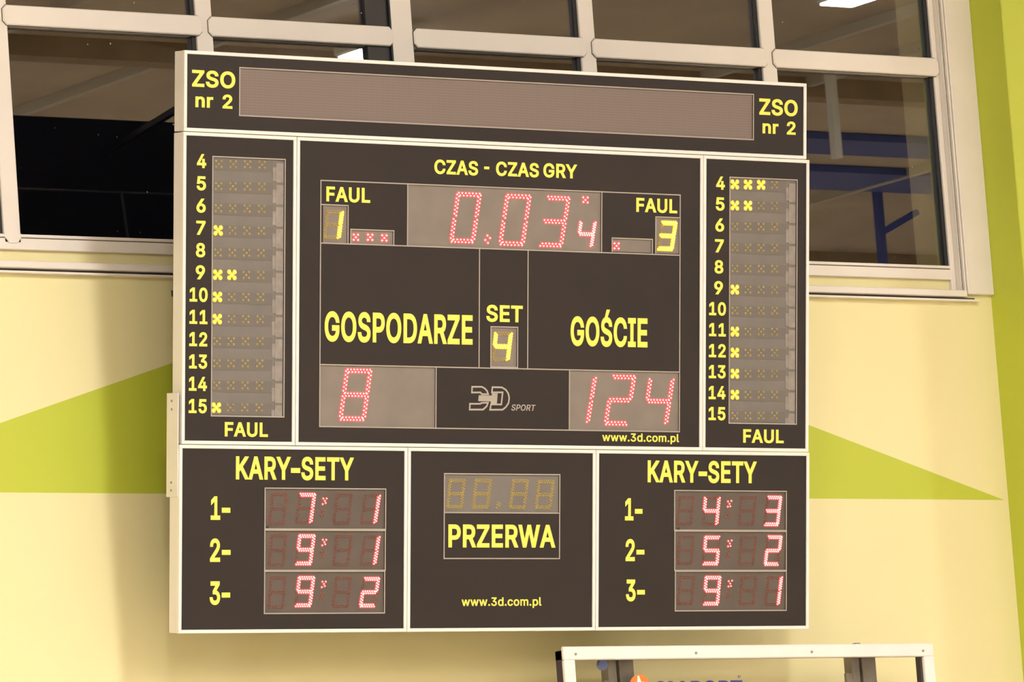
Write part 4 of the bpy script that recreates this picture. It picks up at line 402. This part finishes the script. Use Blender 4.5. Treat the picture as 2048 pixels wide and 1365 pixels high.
for key in ('top', 'left', 'centre', 'right', 'bl', 'mid', 'br'):
    D = DATA[key]; x0, z0, x1, z1 = RECT[key]; g = .0012
    x0 += g; x1 -= g; z0 += g; z1 -= g; ox, oz = (x0+x1)/2, z0
    root = empty(NAME[key], (ox, -oz*math.sin(TILT), Z+oz*math.cos(TILT)), TILT)
    tag(root, LAB[key], 'scoreboard'); ACC[key] = root
    W_, H_ = x1-x0, z1-z0; hx = W_/2
    def Q(x, z): return (x-ox, z-oz)
    # --- cabinet shell
    boxes('housing', [(-hx+.001, hx-.001, .012, DEP, 0.001, H_-.001)], M_side, root, bev=.002)
    boxes('back_panel', [(-hx+.003, hx-.003, DEP, DEP+.003, .003, H_-.003)], M_back, root)
    a_, b_ = LIP, .016
    boxes('frame_profile', [(-hx, hx, 0, b_, H_-a_, H_)], M_lip, root, bev=.0015); boxes('frame_profile', [(-hx, hx, 0, b_, 0, a_)], M_lip, root, bev=.0015)
    boxes('frame_profile', [(-hx, -hx+a_, 0, b_, a_, H_-a_)], M_lip, root, bev=.0015); boxes('frame_profile', [(hx-a_, hx, 0, b_, a_, H_-a_)], M_lip, root, bev=.0015)
    # --- display windows
    wins = list(D.get('win', []))
    if key == 'centre':
        bx = D['box'][0]; (hA, hB) = D['h']; vA, vB, vC = D['v']; S = D['small']
        wins = [(vA[0], hA, vA[1], bx[3]), (bx[0], bx[1], vC[0], hB), (vC[1], bx[1], bx[2], hB), S['fl'], S['dl'], S['dr'], S['fr'], S['st']]
    if key == 'mid': bx = D['box'][0]; wins = [(bx[0], D['h'][0], bx[2], bx[3])]
    ln = .0022
    # face sheet with the window openings cut out of it
    xs = sorted({-hx+a_, hx-a_, *[w_[0]-ox+ln for w_ in wins], *[w_[2]-ox-ln for w_ in wins]}); zs = sorted({a_, H_-a_, *[w_[1]-oz+ln for w_ in wins], *[w_[3]-oz-ln for w_ in wins]})
    V = []; F = []
    for i in range(len(xs)-1):
        for j in range(len(zs)-1):
            cx, cz = (xs[i]+xs[i+1])/2+ox, (zs[j]+zs[j+1])/2+oz
            if any(w_[0] < cx < w_[2] and w_[1] < cz < w_[3] for w_ in wins): continue
            b0 = len(V); V += [(xs[i], LD, zs[j]), (xs[i+1], LD, zs[j]), (xs[i+1], LD, zs[j+1]), (xs[i], LD, zs[j+1])]; F.append((b0, b0+1, b0+2, b0+3))
    for w_ in wins:
        q0, q1, q2, q3 = w_[0]-ox+ln, w_[1]-oz+ln, w_[2]-ox-ln, w_[3]-oz-ln; b0 = len(V)
        V += [(q0, LD, q1), (q2, LD, q1), (q2, LD, q3), (q0, LD, q3), (q0, .0118, q1), (q2, .0118, q1), (q2, .0118, q3), (q0, .0118, q3)]
        F += [(b0, b0+4, b0+5, b0+1), (b0+1, b0+5, b0+6, b0+2), (b0+2, b0+6, b0+7, b0+3), (b0+3, b0+7, b0+4, b0)]
    link('face_sheet', pydata('face_sheet', V, F), M_face, root)
    dm = M_matrix if key == 'top' else M_dispk if key in ('bl', 'br') else (M_disp2 if key in ('left', 'right', 'mid') else M_disp)
    for w_ in wins:
        boxes('display_window', [(w_[0]-ox, w_[2]-ox, .0095, .0119, w_[1]-oz, w_[3]-oz)], dm, root)
    # --- grey printed outlines
    def hl(xa, xb, z): boxes('outline', [(xa-ox-ln, xb-ox+ln, LD-.0008, LD+.0002, z-oz-ln, z-oz+ln)], M_line, root)
    def vl(x, za, zb): boxes('outline', [(x-ox-ln, x-ox+ln, LD-.0008, LD+.0002, za-oz+ln, zb-oz-ln)], M_line, root)
    def ol(r_):
        boxes('outline', [(r_[0]-ox-ln, r_[2]-ox+ln, LD-.0008, LD+.0002, r_[1]-oz-ln, r_[1]-oz+ln), (r_[0]-ox-ln, r_[2]-ox+ln, LD-.0008, LD+.0002, r_[3]-oz-ln, r_[3]-oz+ln),
                          (r_[0]-ox-ln, r_[0]-ox+ln, LD-.0008, LD+.0002, r_[1]-oz+ln, r_[3]-oz-ln), (r_[2]-ox-ln, r_[2]-ox+ln, LD-.0008, LD+.0002, r_[1]-oz+ln, r_[3]-oz-ln)], M_line, root)
    if key == 'centre':
        ol(bx); hl(bx[0], bx[2], hA); hl(bx[0], bx[2], hB)
        for x in vA: vl(x, hA, bx[3])
        for x in vB: vl(x, hB, hA)
        for x in vC: vl(x, bx[1], hB)
        ol(S['st'])
        vl(S['fl'][2], hA, S['fl'][3]); hl(bx[0], S['fl'][2], S['fl'][3]); vl(S['fr'][0], hA, S['fr'][3]); hl(S['fr'][0], bx[2], S['fr'][3])
        for r_ in (S['dl'], S['dr']): vl(r_[0], hA, r_[3]); vl(r_[2], hA, r_[3]); hl(r_[0], r_[2], r_[3])
        for pl in D['logo']: stroke('emblem_outline', [Q(*p) for p in pl], .0066, LD-.0008, LD, M_line, root)
        boxes('emblem_bars', [(p[0][0]-ox, p[1][0]-ox, LD-.0008, LD+.0002, (p[0][1]+p[1][1])/2-oz-.0022, (p[0][1]+p[1][1])/2-oz+.0022) for p in D['bars']], M_line, root)
    elif key == 'mid': ol(bx); hl(bx[0], bx[2], D['h'][0])
    else:
        for r_ in wins: ol(r_)
    # --- captions
    for t, tx, tz, tw, tc in D['txt']:
        lx, lz = Q(tx, tz)
        if t == '-': boxes('lettering', [(lx, lx+tw, LD-.0012, LD, lz+tc*.42, lz+tc*.60)], M_vinyl, root); continue
        if t[0] == '/': word(t[1:], lx-.004, lz, tw-.004, tc, LD, M_line, root, shear=.2, bold=12); continue
        word(t, lx, lz, tw, tc, LD, M_vinyl, root, name='row_number' if t.isdigit() else 'lettering', bold=15 if 'www' in t else 25)
    # --- amber foul lamps in rows, with the circuit strips behind them
    yb = .0093
    if key in ('left', 'right'):
        w_ = wins[0]
        for k in range(12):
            zc = sum(q[2] for q in D['led'][4*k:4*k+4])/4-oz; xr = w_[2]-ox
            boxes('led_strip', [(w_[0]-ox+ln, xr-.052, .0082, .0096, zc-.026, zc+.018)], M_module, root)
            boxes('module_end_cap', [(xr-.040, xr-.006, .0070, .0096, zc-.064 if k < 11 else zc-.030, zc+.011), (xr-.054, xr-.040, .0078, .0096, zc-.058 if k < 11 else zc-.030, zc-.006)], M_end, root)
        for on, lx, lz in D['led']:
            lx, lz = Q(lx, lz)
            leds('foul_lamp', [(dx, dz) for dx, dz in ((-.0122, .0112), (.0122, .0112), (0, 0), (-.0122, -.0112), (.0122, -.0112))],   .0060 if on else .0036, .0082, on, 'y', root, (lx, 0, lz))
    if key == 'centre':
        for on, col, lx, lz in D['led']:
            lx, lz = Q(lx, lz)
            leds('foul_lamp', [(-.0102, .0100), (.0102, .0100), (0, 0), (-.0102, -.0100), (.0102, -.0100)], .0048, yb, on, col, root, (lx, 0, lz))
    for grp in D.get('dots', []):
        col = grp[0][1]; leds('separator_dots', [Q(a2, b2) for _, _, a2, b2 in grp], .0032 if key != 'centre' else .0045, yb, grp[0][0], col, root)
    for d in D.get('dig', []): digit(d, ox, oz, yb, root)
    # --- arms that carry the cabinet off the wall
    for sx in ((-.35, .35) if key not in ('left', 'bl') else (.1, .4)):
        zc = H_*.5; ang = TILT
        wy = -oz*math.sin(TILT)-zc*math.sin(TILT)           # world y of the arm's axis at the face
        ln_ = (WALL+.06-wy)/math.cos(TILT)
        boxes('wall_arm', [(sx*W_-.012, sx*W_+.012, DEP, ln_, zc-.012, zc+.012)], M_back, root)
# steel joining plate on the left flank
pr = ACC['bl']
px = -(1.507-.460)/2; ZB0 = 1.105
boxes('joining_plate', [(px-.003, px+.0014,   .008, .088, -.588+ZB0, -.193+ZB0)], M_side, pr, bev=.001)
for zz in (-.223, -.255, -.533, -.563): disc('screw', 0, 0, -.001, .001, .005, M_screw, pr).matrix_local = Matrix.Translation((px-.0035, .052, zz+ZB0)) @ Matrix.Rotation(math.pi/2, 4, 'Z')
disc('screw', -1.104+.9835, -.700+ZB0, LD-.0012, LD, .0045, M_rubber, ACC['bl'])
disc('screw', .852-.9755, -.700+ZB0, LD-.0012, LD, .0045, M_rubber, ACC['br'])

# ------------------------------------------------------------------ basketball backboard
BC = 1.25; BB = -2.20
bbx = empty('basketball_backboard', (BC, .2, Z+BB)); tag(bbx, 'clear basketball backboard in a cream frame with orange emblem, below the scoreboard', 'backboard')
def bq(x): return x-BC
def bz(z): return z-BB
X0, X1, ZT = .314, 2.187, -1.150
fw = .054
boxes('frame_bar', [(bq(X0), bq(X1), 0, .018, bz(ZT-fw), bz(ZT))], M_lip, bbx, bev=.004); boxes('frame_bar', [(bq(X0), bq(X1), 0, .018, 0, fw)], M_lip, bbx, bev=.004)
boxes('frame_bar', [(bq(X0), bq(X0+fw), 0, .018, fw, bz(ZT-fw))], M_lip, bbx, bev=.003); boxes('frame_bar', [(bq(X1-fw), bq(X1), 0, .018, fw, bz(ZT-fw))], M_lip, bbx, bev=.003)
boxes('edge_channel', [(bq(X0+.004), bq(X1-.004), .018, .062, bz(ZT-.050), bz(ZT-.014)), (bq(X0+.004), bq(X0+.02), .018, .062, .02, bz(ZT-.014)), (bq(X1-.052), bq(X1-.004), .018, .062, .02, bz(ZT-.050)), (bq(X0), bq(X1), .018, .062, .01, .03)], M_pad, bbx)
boxes('acrylic_sheet', [(bq(X0+.022), bq(X1-.054), .020, .030, .03, bz(ZT-.052))], M_acryl, bbx)
for x in (.372, .966, 1.552, 2.130): disc('screw', bq(x), bz(-1.181), -.003, .001, .0055, M_screw, bbx)
for x in (.575, 1.805):
    boxes('support_post', [(bq(x), bq(x+.042), .070, .12, .10, bz(ZT-.035)), (bq(x+.056), bq(x+.128), .070, .11, .10, bz(ZT-.035)), (bq(x+.035), bq(x+.06), .10, .12, .10, bz(ZT-.05)), (bq(x+.02), bq(x+.10), .115, WALL-.2, .3, .38), (bq(x+.02), bq(x+.10), .115, WALL-.2, .7, .78)], M_steel, bbx, bev=.002)
boxes('clamp_plate', [(bq(1.775), bq(1.81), .070, .085, .10, bz(-1.262))], M_steel, bbx); boxes('clamp_plate', [(bq(.552), bq(.58), .070, .085, .10, bz(-1.280))], M_steel, bbx)
disc('blue_cap', bq(.552), bz(-1.216), .066, .085, .022, M_bluecap, bbx, 16)
boxes('bolt', [(bq(1.800), bq(1.822), .02, .045, bz(ZT-.002), bz(ZT+.007))], M_screw, bbx)
disc('emblem_disc', bq(.690), bz(-1.316), .0185, .020, .053, M_orange, bbx, 40)
prism('emblem_figure', [(bq(.690)+a, bz(-1.316)+b) for a, b in ((-.010, .048), (-.002, .048), (.006, .024), (.047, .021), (.046, .010), (.018, .006), (.020, -.04), (-.02, -.04), (-.016, .006), (-.046, .012), (-.046, .020), (-.012, .024))], .0175, .0186, M_lip, bbx)
word('SM', bq(.762), bz(-1.351), .150, .060, .020, M_navy, bbx, bold=26)
word('PORT', bq(.944), bz(-1.351), .258, .060, .020, M_navy, bbx, bold=26)
disc('bolt', bq(1.188), bz(-1.276), .014, .020, .006, M_screw, bbx)

# ------------------------------------------------------------------ under the ceiling (seen mirrored in the panes)
def lamp(x, y, s, lab):
    o = empty('ceiling_lamp', (x, y, Z+CEIL-.17)); tag(o, lab, 'lamp', 'ceiling lamps of the hall')
    boxes('lamp_housing', [(-s/2, s/2, -s/2, s/2, 0.01, .11)], M_white, o, bev=.01)
    boxes('lamp_diffuser', [(-s/2+.02, s/2-.02, -s/2+.02, s/2-.02, -.004, .01)], M_lamp, o)
    boxes('lamp_hanger', [(-s/3-.01, -s/3+.01, -.01, .01, .11, .17), (s/3-.01, s/3+.01, -.01, .01, .11, .17)], M_steel, o)
lamp(5.72, -8.05, .26, 'small bright ceiling lamp mirrored in the pane above the scoreboard, near the thick mullion')
lamp(7.62, -6.05, .26, 'small bright ceiling lamp mirrored at the top of the rightmost window column')
for x, y in [(-1,-5.6),(-6,-8),(-11,-6),(0,-13),(-6,-15),(4,-18),(10,-19),(-12,-13),(15.5,-7),(10,-3.6),(-12,-21),(-2,-23),(7,-25),(-9,-29),(13,-27)]: lamp(x, y, .8, 'large white ceiling lamp of the hall, out of sight in front of the scoreboard wall')
rod = boxes('hanging_rod', [(8.98, 9.03, -8.03, -7.98, Z+2.75, Z+CEIL)], M_white); tag(rod, 'pale rod hanging from the hall ceiling, mirrored in the rightmost window column', 'rod')
hs = empty('hoist_frame', (12.5, -12, Z+CEIL)); tag(hs, 'blue steel hoist frame under the ceiling, mirrored in the pane right of the scoreboard', 'hoist')
boxes('hoist_beam', [(-5, 1.5, 1.25, 1.72, -.05, -.005)], M_blue, hs); boxes('hoist_beam', [(-5, 1.5, .10, .70, -.05, -.005)], M_blue, hs)
boxes('hoist_post', [(-.025, .025, -.025, .025, -.85, -.005)], M_blue, hs)
st = boxes('hoist_strut', [(0, .36, -.02, .02, -.02, .02)], M_blue, hs); st.matrix_local = Matrix.Translation((0, 0, -.31)) @ Matrix.Rotation(-.44, 4, 'Y')
bpy.context.view_layer.update()
